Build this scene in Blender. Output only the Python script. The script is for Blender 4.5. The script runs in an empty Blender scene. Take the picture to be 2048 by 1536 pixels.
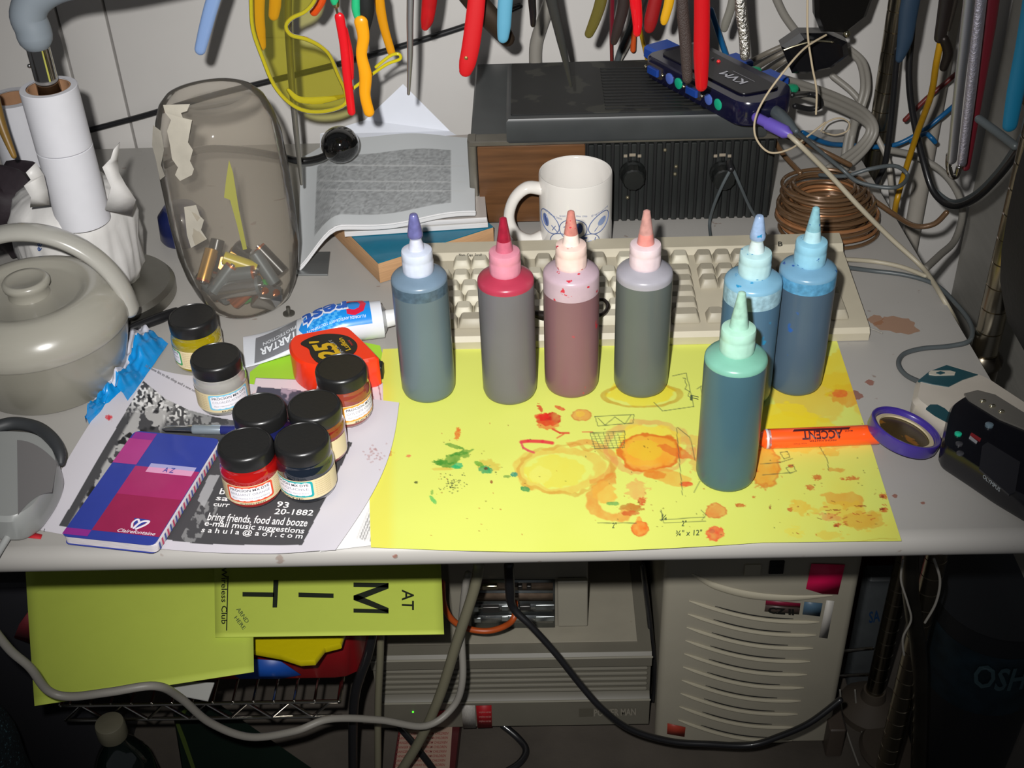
import bpy, math, random
import numpy as np
from mathutils import Vector, Matrix, Euler
from mathutils.geometry import tessellate_polygon
random.seed(7); R = random.random
SC = bpy.context.scene; COL = SC.collection
# ------------------------------------------------------------------ camera
F_PX = 2490.0; EYE = np.array([0.0, 0.0, 1.45])
_th, _ya, _ro = math.radians(36.5), -0.03, -0.0396
_fw = np.array([math.sin(_ya)*math.cos(_th), math.cos(_ya)*math.cos(_th), -math.sin(_th)])
_r0 = np.array([math.cos(_ya), -math.sin(_ya), 0.0]); _u0 = np.cross(_r0, _fw)
_rt = math.cos(_ro)*_r0 + math.sin(_ro)*_u0; _up = -math.sin(_ro)*_r0 + math.cos(_ro)*_u0
cd = bpy.data.cameras.new('camera'); cam = bpy.data.objects.new('camera', cd); COL.objects.link(cam)
cd.sensor_width = 36.0; cd.lens = F_PX/2048*36.0; cd.clip_start = 0.02
mw = Matrix.Identity(4)
for i in range(3):
    mw[i][0] = _rt[i]; mw[i][1] = _up[i]; mw[i][2] = -_fw[i]; mw[i][3] = EYE[i]
cam.matrix_world = mw; SC.camera = cam
# ------------------------------------------------------------------ light: the camera's flash and a weak room light
w = bpy.data.worlds.new('world'); SC.world = w; w.use_nodes = True
w.node_tree.nodes['Background'].inputs[0].default_value = (0.9, 0.93, 1.0, 1)
w.node_tree.nodes['Background'].inputs[1].default_value = 0.075
ld = bpy.data.lights.new('flash', 'SPOT'); ld.energy = 84; ld.color = (1.0, 0.985, 0.965)
ld.shadow_soft_size = 0.011; ld.spot_size = math.radians(66); ld.spot_blend = 1.0
fl = bpy.data.objects.new('flash', ld); COL.objects.link(fl)
fl.location = EYE + _rt*(-0.045) + _up*0.05
_aim = np.array([-0.085, 1.13, 0.80]) - np.array(fl.location)
fl.rotation_euler = Vector(_aim).to_track_quat('-Z', 'Y').to_euler()
vs = SC.view_settings
SC.display_settings.display_device = 'sRGB'
vs.view_transform = 'Standard'; vs.look = 'None'; vs.exposure = 0.0; vs.gamma = 1.0; vs.use_curve_mapping = False
# ------------------------------------------------------------------ measuring helpers: photo position -> point at a known height or depth
DZ = 0.75                                   # desk top height
def _ray(px, py): return _fw + _rt*(px-1024)/F_PX - _up*(py-768)/F_PX
def P(px, py, z=DZ):
    d = _ray(px, py); return Vector(EYE + d*((z-EYE[2])/d[2]))
def PY(px, py, y):
    d = _ray(px, py); return Vector(EYE + d*(y/d[1]))
def PXp(px, py, x):
    d = _ray(px, py); return Vector(EYE + d*(x/d[0]))
def depth(v): return float(np.dot(np.array(v)-EYE, _fw))
def proj(v):
    v = np.asarray(v, dtype=float)-EYE; dd = v@_fw
    return 1024+F_PX*(v@_rt)/dd, 768-F_PX*(v@_up)/dd
# ------------------------------------------------------------------ materials
def lin(h):
    if isinstance(h, str):
        h = h.lstrip('#'); h = [int(h[i:i+2], 16)/255 for i in (0, 2, 4)]
    return tuple([c/12.92 if c <= 0.04045 else ((c+0.055)/1.055)**2.4 for c in h[:3]])
MATS = {}
def mat(name, hexc, rough=0.5, metal=0.0, var=0.0, scale=40, bump=0.0, bscale=200, spots=None, spot_scale=120, spot_lim=0.68, coat=0.0, vcol=False, stretch=None, spec=0.5, emit=0, sss=0.0):
    if name in MATS: return MATS[name]
    m = bpy.data.materials.new(name); m.use_nodes = True; nt = m.node_tree; b = nt.nodes['Principled BSDF']
    c = (*lin(hexc), 1); b.inputs['Base Color'].default_value = c
    b.inputs['Roughness'].default_value = rough; b.inputs['Metallic'].default_value = metal
    b.inputs['Specular IOR Level'].default_value = spec
    b.inputs['Coat Weight'].default_value = coat; b.inputs['Coat Roughness'].default_value = 0.06
    if sss:
        b.inputs['Subsurface Weight'].default_value = sss; b.inputs['Subsurface Radius'].default_value = (1, 1, 1); b.inputs['Subsurface Scale'].default_value = 0.006
    if emit:
        b.inputs['Emission Color'].default_value = c; b.inputs['Emission Strength'].default_value = emit
    src = None
    tc = nt.nodes.new('ShaderNodeTexCoord'); mp = nt.nodes.new('ShaderNodeMapping'); nt.links.new(tc.outputs['Object'], mp.inputs[0])
    if stretch: mp.inputs['Scale'].default_value = stretch
    if vcol:
        a = nt.nodes.new('ShaderNodeVertexColor'); a.layer_name = 'Col'; src = a.outputs[0]
    if var:
        n = nt.nodes.new('ShaderNodeTexNoise'); n.inputs['Scale'].default_value = scale; n.inputs['Detail'].default_value = 5
        nt.links.new(mp.outputs[0], n.inputs[0])
        r = nt.nodes.new('ShaderNodeValToRGB'); r.color_ramp.elements[0].position = .3; r.color_ramp.elements[1].position = .7
        nt.links.new(n.outputs[0], r.inputs[0])
        mx = nt.nodes.new('ShaderNodeMixRGB'); mx.blend_type = 'MULTIPLY'; mx.inputs[0].default_value = 1
        v = 1-var; r.color_ramp.elements[0].color = (v, v, v, 1)
        if src: nt.links.new(src, mx.inputs[1])
        else: mx.inputs[1].default_value = c
        nt.links.new(r.outputs[0], mx.inputs[2]); src = mx.outputs[0]
    if spots:
        n = nt.nodes.new('ShaderNodeTexNoise'); n.inputs['Scale'].default_value = spot_scale; n.inputs['Detail'].default_value = 3
        nt.links.new(mp.outputs[0], n.inputs[0])
        r = nt.nodes.new('ShaderNodeValToRGB'); r.color_ramp.elements[0].position = spot_lim; r.color_ramp.elements[1].position = spot_lim+.03
        nt.links.new(n.outputs[0], r.inputs[0])
        mx = nt.nodes.new('ShaderNodeMixRGB'); nt.links.new(r.outputs[0], mx.inputs[0])
        if src: nt.links.new(src, mx.inputs[1])
        else: mx.inputs[1].default_value = c
        mx.inputs[2].default_value = (*lin(spots), 1); src = mx.outputs[0]
    if src: nt.links.new(src, b.inputs['Base Color'])
    if bump:
        n = nt.nodes.new('ShaderNodeTexNoise'); n.inputs['Scale'].default_value = bscale; n.inputs['Detail'].default_value = 4
        nt.links.new(mp.outputs[0], n.inputs[0]); bp = nt.nodes.new('ShaderNodeBump'); bp.inputs['Strength'].default_value = bump
        bp.inputs['Distance'].default_value = 0.002
        nt.links.new(n.outputs[0], bp.inputs['Height']); nt.links.new(bp.outputs[0], b.inputs['Normal'])
    MATS[name] = m; return m
def clear(name, hexc, gloss=0.12, rough=0.05, body=0.0, bodyc=None, bump=0):
    if name in MATS: return MATS[name]
    m = bpy.data.materials.new(name); m.use_nodes = True; nt = m.node_tree; nt.nodes.remove(nt.nodes['Principled BSDF'])
    out = nt.nodes['Material Output']; t = nt.nodes.new('ShaderNodeBsdfTransparent'); t.inputs[0].default_value = (*lin(hexc), 1)
    g = nt.nodes.new('ShaderNodeBsdfGlossy'); g.inputs['Roughness'].default_value = rough; g.inputs[0].default_value = (.9, .9, .9, 1)
    last = t.outputs[0]
    if body:
        d = nt.nodes.new('ShaderNodeBsdfDiffuse'); d.inputs[0].default_value = (*lin(bodyc or hexc), 1)
        mx = nt.nodes.new('ShaderNodeMixShader'); mx.inputs[0].default_value = body
        nt.links.new(last, mx.inputs[1]); nt.links.new(d.outputs[0], mx.inputs[2]); last = mx.outputs[0]
    lw = nt.nodes.new('ShaderNodeLayerWeight'); lw.inputs[0].default_value = gloss*2
    mx = nt.nodes.new('ShaderNodeMixShader'); nt.links.new(lw.outputs['Fresnel'], mx.inputs[0])
    nt.links.new(last, mx.inputs[1]); nt.links.new(g.outputs[0], mx.inputs[2]); nt.links.new(mx.outputs[0], out.inputs[0])
    if bump:
        n = nt.nodes.new('ShaderNodeTexNoise'); n.inputs['Scale'].default_value = 35; bp = nt.nodes.new('ShaderNodeBump')
        tc = nt.nodes.new('ShaderNodeTexCoord'); nt.links.new(tc.outputs['Object'], n.inputs[0])
        bp.inputs['Strength'].default_value = bump; bp.inputs['Distance'].default_value = .004
        nt.links.new(n.outputs[0], bp.inputs['Height']); nt.links.new(bp.outputs[0], g.inputs['Normal']); nt.links.new(bp.outputs[0], lw.inputs['Normal'])
    MATS[name] = m; return m
# ------------------------------------------------------------------ mesh building
def catmull(pts, k=6, closed=False):
    pts = [Vector(p) for p in pts]; n = len(pts)
    if n < 3: return pts
    out = []; rng = n if closed else n-1
    for i in range(rng):
        g = (lambda j: pts[j % n]) if closed else (lambda j: pts[max(0, min(n-1, j))])
        p0, p1, p2, p3 = g(i-1), g(i), g(i+1), g(i+2)
        for s in range(k):
            t = s/k
            out.append(0.5*((2*p1)+(-p0+p2)*t+(2*p0-5*p1+4*p2-p3)*t*t+(-p0+3*p1-3*p2+p3)*t*t*t))
    if not closed: out.append(pts[-1])
    return out
def rrect(sx, sy, r, n=4):
    o = []
    for (cx, cy, a0) in ((sx/2-r, sy/2-r, 0), (-sx/2+r, sy/2-r, 90), (-sx/2+r, -sy/2+r, 180), (sx/2-r, -sy/2+r, 270)):
        for i in range(n+1):
            a = math.radians(a0+90*i/n); o.append((cx+r*math.cos(a), cy+r*math.sin(a)))
    return o
def roundpoly(pts, r, n=4):
    out = []; m = len(pts)
    for i in range(m):
        p = Vector(pts[i][:2]); a = (Vector(pts[i-1][:2])-p); b = (Vector(pts[(i+1) % m][:2])-p)
        rr = min(r, a.length*.45, b.length*.45); a = p+a.normalized()*rr; b = p+b.normalized()*rr
        for k in range(n+1):
            t = k/n; out.append(tuple((1-t)**2*a+2*t*(1-t)*p+t*t*b))
    return out
_tc = {}
def text2d(s, bold=0.0, shear=0.0):
    k = (s, bold, shear)
    if k in _tc: return _tc[k]
    c = bpy.data.curves.new('t', 'FONT'); c.body = s; c.offset = bold; c.shear = shear; c.resolution_u = 2
    o = bpy.data.objects.new('t', c); me = bpy.data.meshes.new_from_object(o)
    v = np.array([x.co[:2] for x in me.vertices]); f = [tuple(p.vertices) for p in me.polygons]
    bpy.data.objects.remove(o); bpy.data.meshes.remove(me); bpy.data.curves.remove(c)
    x0, x1 = v[:, 0].min(), v[:, 0].max(); v[:, 0] = (v[:, 0]-x0)/(x1-x0); v[:, 1] /= 0.70
    _tc[k] = (v, f); return _tc[k]
class B:
    def __init__(s): s.v = []; s.f = []; s.m = []
    def add(s, vs, fs, mi=0, T=None):
        b = len(s.v)
        if T is not None: vs = [T @ Vector(v) for v in vs]
        s.v += [tuple(v) for v in vs]
        s.f += [tuple(i+b for i in f) for f in fs]
        s.m += (mi if isinstance(mi, list) else [mi]*len(fs)); return s
    def loft(s, loops, mi=0, T=None, cap0=True, cap1=True, closed=False, wrap=True):
        n = len(loops[0]); vs = [p for l in loops for p in l]; fs = []; ms = []
        L = len(loops)
        for i in range(L if closed else L-1):
            mm = mi[i] if isinstance(mi, list) else mi
            a = i*n; c = ((i+1) % L)*n
            for j in range(n if wrap else n-1):
                k = (j+1) % n; fs.append((a+j, a+k, c+k, c+j)); ms.append(mm)
        if not closed and wrap:
            if cap0: fs.append(tuple(range(n-1, -1, -1))); ms.append(mi[0] if isinstance(mi, list) else mi)
            if cap1: fs.append(tuple(range((L-1)*n, L*n))); ms.append(mi[-1] if isinstance(mi, list) else mi)
        return s.add(vs, fs, ms, T)
    def rbox(s, c, d, r=0.003, ch=0.0015, mi=0, T=None, n=3):
        sx, sy, sz = d; r = min(r, sx/2.01, sy/2.01); ch = min(ch, sz/2.1, sx/2.1, sy/2.1)
        def lp(ins, z): return [(c[0]+x, c[1]+y, z) for x, y in rrect(sx-2*ins, sy-2*ins, max(r-ins, .0002), n)]
        return s.loft([lp(ch, c[2]-sz/2), lp(0, c[2]-sz/2+ch), lp(0, c[2]+sz/2-ch), lp(ch, c[2]+sz/2)], mi, T)
    def prism(s, poly, z0, z1, ch=0.0, mi=0, T=None):
        cx = sum(p[0] for p in poly)/len(poly); cy = sum(p[1] for p in poly)/len(poly)
        a = sum(poly[i-1][0]*poly[i][1]-poly[i][0]*poly[i-1][1] for i in range(len(poly)))
        if a < 0: poly = poly[::-1]
        ext = max(math.hypot(p[0]-cx, p[1]-cy) for p in poly)
        def lp(k, z): return [(cx+(x-cx)*k, cy+(y-cy)*k, z) for x, y in [q[:2] for q in poly]]
        if ch: k = 1-ch/ext; return s.loft([lp(k, z0), lp(1, z0+ch), lp(1, z1-ch), lp(k, z1)], mi, T)
        return s.loft([lp(1, z0), lp(1, z1)], mi, T)
    def lathe(s, prof, seg=40, mi=0, T=None, cap0=True, cap1=True, fn=None):
        loops = []
        for r, z in prof:
            loops.append([((fn(a, r, z) if fn else r)*math.cos(a), (fn(a, r, z) if fn else r)*math.sin(a), z) for a in [2*math.pi*i/seg for i in range(seg)]])
        return s.loft(loops, mi, T, cap0, cap1)
    def tube(s, pts, r, sides=10, mi=0, closed=False, sm=6, flat=None, T=None):
        rs = r if isinstance(r, (list, tuple)) else [r]*len(pts)
        if sm and len(pts) > 2:
            q = catmull(pts, sm, closed); k = len(pts)
            def ri(i):
                t = i/sm; a = int(t) % k; b = (a+1) % k if closed else min(a+1, k-1); f = t-int(t); return rs[a]*(1-f)+rs[b]*f
            rr = [ri(i) for i in range(len(q))]
        else: q = [Vector(p) for p in pts]; rr = list(rs)
        n = len(q); up = None; loops = []
        for i in range(n):
            if closed: d = q[(i+1) % n]-q[i-1]
            else: d = q[min(i+1, n-1)]-q[max(i-1, 0)]
            d = d.normalized() if d.length > 1e-9 else Vector((0, 0, 1))
            if up is None:
                up = Vector((0, 0, 1)) if abs(d.z) < .9 else Vector((0, 1, 0))
            up = (up-d*up.dot(d)).normalized(); sd = d.cross(up)
            if flat: 
                fv = Vector(flat[0]); fv = (fv-d*fv.dot(d)).normalized(); sd2 = d.cross(fv)
                loops.append([q[i]+(fv*math.sin(a)*flat[1]+sd2*math.cos(a))*rr[i] for a in [2*math.pi*j/sides for j in range(sides)]])
            else: loops.append([q[i]+(up*math.sin(a)+sd*math.cos(a))*rr[i] for a in [2*math.pi*j/sides for j in range(sides)]])
        if not closed:
            def capl(l, c, dv, rad):
                return [[c+(p-c)*k+dv*rad*h for p in l] for k, h in ((.92, .35), (.7, .68), (.35, .9))]
            d0 = (q[0]-q[1]).normalized(); d1 = (q[-1]-q[-2]).normalized()
            loops = capl(loops[0], q[0], d0, rr[0])[::-1]+loops+capl(loops[-1], q[-1], d1, rr[-1])
        return s.loft(loops, mi, T, closed=closed)
    def ball(s, c, r, mi=0, n=16, sc=(1, 1, 1), T=None):
        pr = [(max(1e-5, r*math.sin(math.pi*i/n)), -r*math.cos(math.pi*i/n)) for i in range(n+1)]
        M = Matrix.Translation(c) @ Matrix.Diagonal((*sc, 1)); M = T @ M if T is not None else M
        return s.lathe(pr, n*2, mi, M)
    def fn(s, f, nu, nv, mi=0):
        vs = [f(i/nu, j/nv) for j in range(nv+1) for i in range(nu+1)]
        fs = [(j*(nu+1)+i, j*(nu+1)+i+1, (j+1)*(nu+1)+i+1, (j+1)*(nu+1)+i) for j in range(nv) for i in range(nu)]
        if callable(mi): mi = [mi((i+.5)/nu, (j+.5)/nv) for j in range(nv) for i in range(nu)]
        return s.add(vs, fs, mi)
    def text(s, st, mp, mi=0, bold=0.0, shear=0.0):
        v, f = text2d(st, bold, shear); return s.add([mp(x, y) for x, y in v], f, mi)
    def textq(s, st, p0, p1, up, z, mi=0, bold=0.0, shear=0.0):          # baseline from photo point p0 to p1, cap height vector up, lying at height z
        return s.text(st, lambda x, y: P(p0[0]+(p1[0]-p0[0])*x+up[0]*y, p0[1]+(p1[1]-p0[1])*x+up[1]*y, z), mi, bold, shear)
    def poly(s, pts, mi=0, flip=False):
        pts = [Vector(p) for p in pts]; t = tessellate_polygon([pts]); return s.add(pts, [tuple(x) for x in t], mi)
    def strip(s, pts, wd, mi=0, nrm=(0, 0, 1)):                          # thin pencil line
        nrm = Vector(nrm); pts = [Vector(p) for p in pts]; a = []; b = []
        for i, p in enumerate(pts):
            d = (pts[min(i+1, len(pts)-1)]-pts[max(i-1, 0)]).normalized().cross(nrm)*wd; a.append(p+d); b.append(p-d)
        return s.loft([a, b], mi, wrap=False)
    def obj(s, name, mats, parent=None, label=None, cat=None, group=None, kind=None, smooth=True, cols=None, ang=38, solid=None):
        if not isinstance(mats, (list, tuple)): mats = [mats]
        v = np.array(s.v, dtype=float); loc = Vector((0, 0, 0))
        if parent is None:
            loc = Vector(((v[:, 0].min()+v[:, 0].max())/2, (v[:, 1].min()+v[:, 1].max())/2, v[:, 2].min())); v = v-np.array(loc)
        me = bpy.data.meshes.new(name); me.from_pydata(v.tolist(), [], s.f)
        for m in mats: me.materials.append(m)
        me.polygons.foreach_set('material_index', s.m)
        if smooth:
            me.polygons.foreach_set('use_smooth', [True]*len(s.f)); me.set_sharp_from_angle(angle=math.radians(ang))
        if cols is not None:
            a = me.color_attributes.new('Col', 'FLOAT_COLOR', 'POINT'); c4 = np.ones((len(v), 4)); c4[:, :3] = cols
            a.data.foreach_set('color', c4.ravel())
        me.validate(); me.update()
        o = bpy.data.objects.new(name, me); COL.objects.link(o); o.location = loc
        if parent is not None: o.parent = parent
        if solid:
            md = o.modifiers.new('thickness', 'SOLIDIFY'); md.thickness = solid; md.offset = 1
        tag(o, label, cat, group, kind); return o
def tag(o, label=None, cat=None, group=None, kind=None):
    if label: o['label'] = label
    if cat: o['category'] = cat
    if group: o['group'] = group
    if kind: o['kind'] = kind
    return o
def thing(name, label, cat, loc=(0, 0, 0), rot=(0, 0, 0), group=None):
    o = bpy.data.objects.new(name, None); COL.objects.link(o); o.empty_display_size = .02
    o.location = loc; o.rotation_euler = rot; return tag(o, label, cat, group)
class W:                                                                # a thing whose parts are built in world coordinates
    def __init__(s, name, label, cat, base, group=None):
        s.o = thing(name, label, cat, base, (0, 0, 0), group); s.b = Vector(base)
    def part(s, b, name, mats, parent=None, **k):
        b.v = [tuple(Vector(q)-s.b) for q in b.v]; return b.obj(name, mats, parent or s.o, **k)
def dup(root, loc, rz, label=None, group=None, name=None):
    r = root.copy(); COL.objects.link(r); r.location = loc; r.rotation_euler = (0, 0, rz) if not isinstance(rz, tuple) else rz
    if label: r['label'] = label
    if group: r['group'] = group
    for ch in list(root.children):
        c = ch.copy(); COL.objects.link(c); c.parent = r
        for g in ch.children:
            d = g.copy(); COL.objects.link(d); d.parent = c
    return r
# numpy noise for printed and stained sheets
def vnoise(X, Y, sc, seed):
    rs = np.random.RandomState(seed); G = rs.rand(257, 257); x = X/sc; y = Y/sc; xi = np.floor(x).astype(int); yi = np.floor(y).astype(int)
    fx = x-xi; fy = y-yi; fx = fx*fx*(3-2*fx); fy = fy*fy*(3-2*fy); g = lambda a, b: G[a % 256, b % 256]
    return (g(xi, yi)*(1-fx)+g(xi+1, yi)*fx)*(1-fy)+(g(xi, yi+1)*(1-fx)+g(xi+1, yi+1)*fx)*fy
def fnoise(X, Y, sc, seed): return (vnoise(X, Y, sc, seed)+.5*vnoise(X, Y, sc/2, seed+1)+.25*vnoise(X, Y, sc/4, seed+2))/1.75
def sstep(a, b, x): t = np.clip((x-a)/(b-a), 0, 1); return t*t*(3-2*t)
class Paint:
    def __init__(s, v, base):
        s.X, s.Y = proj(v); s.c = np.tile(np.array(lin(base)), (len(s.X), 1)); s.sd = 1
    def near(s, x, y, r):                                               # work only on the points near the mark
        i = np.nonzero((np.abs(s.X-x) < r) & (np.abs(s.Y-y) < r))[0]; q = Paint.__new__(Paint); q.X = s.X[i]; q.Y = s.Y[i]; q.c = s.c[i]; q.sd = s.sd; return i, q
    def mix(s, m, col): m = np.clip(m, 0, 1)[:, None]; s.c = s.c*(1-m)+np.array(lin(col))*m
    def blob(s, x, y, rx, ry, *k, **kw):
        s.sd += 7; i, q = s.near(x, y, max(rx, ry)*2+3)
        if len(i): q._blob(x, y, rx, ry, *k, **kw); s.c[i] = q.c
    def _blob(s, x, y, rx, ry, col, a=.8, ring=0, rough=.25, ringc=None, rot=0):
        s.sd += 7; c, n = math.cos(rot), math.sin(rot); dx = s.X-x; dy = s.Y-y; ux = (dx*c+dy*n)/rx; uy = (-dx*n+dy*c)/ry
        d = np.sqrt(ux**2+uy**2)+(fnoise(s.X+1000, s.Y*1.5+1000, max(3, rx*.35), s.sd)-.5)*rough*2
        m = sstep(1, .9, d); tex = .9+.5*(fnoise(s.X+500, s.Y+500, rx*.5, s.sd+3)-.5)
        s.mix(m*a*tex, col)
        if ring: s.mix(sstep(1.02, .96, d)*sstep(.78, .9, d)*ring, ringc or col)
    def ring(s, x, y, rx, ry, wd, col, a=.8, rough=.1, arc=None):
        s.sd += 7; dx = s.X-x; dy = s.Y-y; d = np.sqrt((dx/rx)**2+(dy/ry)**2)+(fnoise(s.X+900, s.Y+900, 25, s.sd)-.5)*rough*2
        m = sstep(1+wd, 1+wd*.7, d)*sstep(1-wd, 1-wd*.6, d)*(.6+.6*fnoise(s.X+300, s.Y+300, 14, s.sd+1))
        if arc: an = np.degrees(np.arctan2(dy, dx)) % 360; m = m*((an > arc[0]) & (an < arc[1]) if arc[0] < arc[1] else (an > arc[0]) | (an < arc[1]))
        s.mix(m*a, col)
    def line(s, pts, wd, col, a=.8):
        for (x0, y0), (x1, y1) in zip(pts, pts[1:]):
            i, q = s.near((x0+x1)/2, (y0+y1)/2, max(abs(x1-x0), abs(y1-y0))/2+wd+2)
            if len(i): q._line((x0, y0), (x1, y1), wd, col, a); s.c[i] = q.c
    def _line(s, p0, p1, wd, col, a):
        for (x0, y0), (x1, y1) in ((p0, p1),):
            L = (x1-x0)**2+(y1-y0)**2+1e-9; t = np.clip(((s.X-x0)*(x1-x0)+(s.Y-y0)*(y1-y0))/L, 0, 1)
            d = np.hypot(s.X-x0-t*(x1-x0), s.Y-y0-t*(y1-y0)); s.mix(sstep(wd, wd*.5, d)*a, col)
    def inside(s, poly):
        m = np.zeros(len(s.X), bool); n = len(poly); j = n-1
        for i in range(n):
            xi, yi = poly[i]; xj, yj = poly[j]
            m ^= ((yi > s.Y) != (yj > s.Y)) & (s.X < (xj-xi)*(s.Y-yi)/(yj-yi+1e-12)+xi); j = i
        return m
def sheet(tl, tr, br, bl, z, nu, nv, zf=None, bow=None):
    A, Bq, C, D = [P(*q, z) for q in (tl, tr, br, bl)]
    u, v = np.meshgrid(np.linspace(0, 1, nu+1), np.linspace(0, 1, nv+1)); u = u.ravel()[:, None]; v = v.ravel()[:, None]
    A, Bq, C, D = map(np.array, (A, Bq, C, D))
    p = (A*(1-u)+Bq*u)*(1-v)+(D*(1-u)+C*u)*v
    if bow is not None: p = p+bow(u[:, 0], v[:, 0])
    if zf is not None: p[:, 2] += zf(u[:, 0], v[:, 0], p)
    b = B(); fs = [(j*(nu+1)+i, (j+1)*(nu+1)+i, (j+1)*(nu+1)+i+1, j*(nu+1)+i+1) for j in range(nv) for i in range(nu)]
    b.add(p.tolist(), fs); return b, p
# ================================================================== the room and the desk
WY = 1.49; WX = 0.575
m_wall = mat('painted_wall', 'cbc8c4', .55, var=.06, scale=6, bump=.05, bscale=60)
b = B()
for x0, x1 in ((-1.6, -.585), (-.583, -.525), (-.523, .95)): b.rbox(((x0+x1)/2, WY+.01, 1.0), (x1-x0-.0012, .02, 2.0), .001, .0008)
b.rbox((-.35, WY+.025, 1.0), (2.5, .012, 2.0), .001, .001)
b.obj('wall_back', m_wall, kind='structure')
b = B(); b.rbox((WX+.01, 1.17, 1.1), (.02, .62, 1.5), .002, .001)
b.obj('wall_right', mat('grey_wall_panel', 'aeaba3', .5, var=.12, scale=9, bump=.12, bscale=30, stretch=(1, 1, 8)), kind='structure')
b = B(); b.rbox((0, 1.2, -.01), (3.4, 2.6, .02), .001, .001)
b.obj('floor', mat('vinyl_floor', '5a534b', .6, var=.35, scale=10, bump=.1), kind='structure')
# desk: slab with rounded front edge, two leg frames
m_desk = mat('grey_desk_laminate', 'a5a29d', .42, var=.07, scale=9, spots='8c8078', spot_scale=55, spot_lim=.70)
W_ = W('desk', 'grey laminate desk top with a rounded worn front edge under all the clutter', 'desk', (-.25, 1.1, 0))
b = B(); pr = [(.735+.011*math.cos(a)*-1, .737+.0125*math.sin(a)) for a in [math.pi*i/8-math.pi/2 for i in range(9)]]
side = [(1.478, DZ-.025), (.738, DZ-.025)] + [(.738-.0125*math.cos(a), DZ-.0125+.0125*math.sin(a)) for a in [(-80+20*i)*math.pi/180 for i in range(9)]] + [(.738, DZ), (1.478, DZ)]
def xr(y): return .411+.018*(1.075-y)/.16*.4
b.loft([[(-1.0, y, z) for y, z in side], [(xr(y), y, z) for y, z in side]], 0)
top = W_.part(b, 'desk_top', m_desk)
m_leg = mat('worn_steel', '77736a', .35, 1.0, var=.3, scale=30)
l1 = PY(1820, 1120, .99); l2 = PY(1852, 1545, .99); l2.z = 0
for pts in ([(l1.x-.012, l1.y, .725), (l1.x, l1.y, l1.z), (l1.x*.5+l2.x*.5, l1.y, l1.z*.5+.05), (l2.x, l2.y, .010)], [(-.93, .80, .725), (-.93, .80, .4), (-.93, .80, .012)], [(-.93, 1.40, .725), (-.93, 1.40, .4), (-.93, 1.40, .012)], [(.385, 1.452, .725), (.385, 1.452, .4), (.385, 1.452, .012)]):
    b = B(); b.tube(pts, .0095, 14, sm=4); lg = W_.part(b, 'leg', m_leg)
# print marks on the desk laminate
def stain(px, py, r, hexc, name, lab, sq=1.0):
    c = P(px, py, DZ+.0002); b = B(); n = 40
    q = [(c.x+r*(1+.18*math.sin(3*a+px)+.1*math.sin(7*a))*math.cos(a), c.y+sq*r*(1+.18*math.sin(2*a+py)+.08*math.sin(9*a))*math.sin(a), DZ+.0002) for a in [2*math.pi*i/n for i in range(n)]]
    vs = [(c.x, c.y, DZ+.0003)]+q; b.add(vs, [(0, i+1, (i+1) % n+1) for i in range(n)])
    b.v = [tuple(Vector(v)-W_.b) for v in b.v]; b.obj(name, clear('stain_'+hexc, 'f2e8e0', .001, .6, body=.35, bodyc=hexc), W_.o, label=lab, smooth=False)
stain(1795, 650, .020, 'b98a6c', 'stain', 'dried orange brown stain', .8); stain(1752, 640, .008, 'b98a6c', 'stain', 'pale brown stain')
for px, py, r in ((1740, 765, .004), (1712, 790, .006), (1790, 992, .0022), (1846, 1006, .0018), (790, 1112, .002)): stain(px, py, r, 'a3544a', 'stain', 'small red dye spot')
# chrome shelving posts with growth rings
m_chr = mat('dark_chrome', 'a39b8a', .24, 1.0, var=.15, scale=20)
def post(name, lab, x, y, z0, z1, base_r=0, x1=None, y1=None, rr=.0127):
    x1 = x if x1 is None else x1; y1 = y if y1 is None else y1
    W2 = W(name, lab, 'shelf post', (x, y, z0)); b = B(); H = z1-z0
    d = Vector((x1-x, y1-y, H)); q = d.to_track_quat('Z', 'X').to_matrix().to_4x4(); T = Matrix.Translation((x, y, z0)) @ q; L = d.length
    pr = [(rr*.9, 0), (rr, .002)]; k = .025
    while k < L-.01: pr += [(rr, k-.0008), (rr*.9, k-.0002), (rr*.9, k+.0002), (rr, k+.0008)]; k += .0254
    pr += [(rr, L)]
    b.lathe(pr, 20, 0, T); W2.part(b, 'post_tube', m_chr, ang=60)
    if base_r:
        b = B(); b.lathe([(base_r, 0), (base_r, .012), (base_r*.8, .02), (rr*1.4, .03), (rr*1.2, .045)], 28, 0, Matrix.Translation((x, y, z0))); W2.part(b, 'foot', mat('dusty_rubber', '4b4238', .7))
    return W2
W2 = post('shelf_post', 'ringed chrome shelving post crossing the right edge of the desk', .434, 1.002, 0, 1.25, .03)
b = B(); c = P(1962, 700, DZ); b.lathe([(.0150, .68), (.0165, .685), (.0165, .72), (.019, .722), (.019, .728), (.0140, .735)], 24, 0, Matrix.Translation((.434, 1.002, 0))); W2.part(b, 'clamp_sleeve', mat('dark_chrome2', '5e584e', .3, 1.0))
post('shelf_post', 'ringed chrome shelving post by the back wall behind the copper wire coil', .432, 1.455, 0, 1.25)
post('shelf_post', 'ringed chrome post under the desk with a wide dusty foot', .459, 1.156, 0, .60, .045, .462, 1.15)
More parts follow.
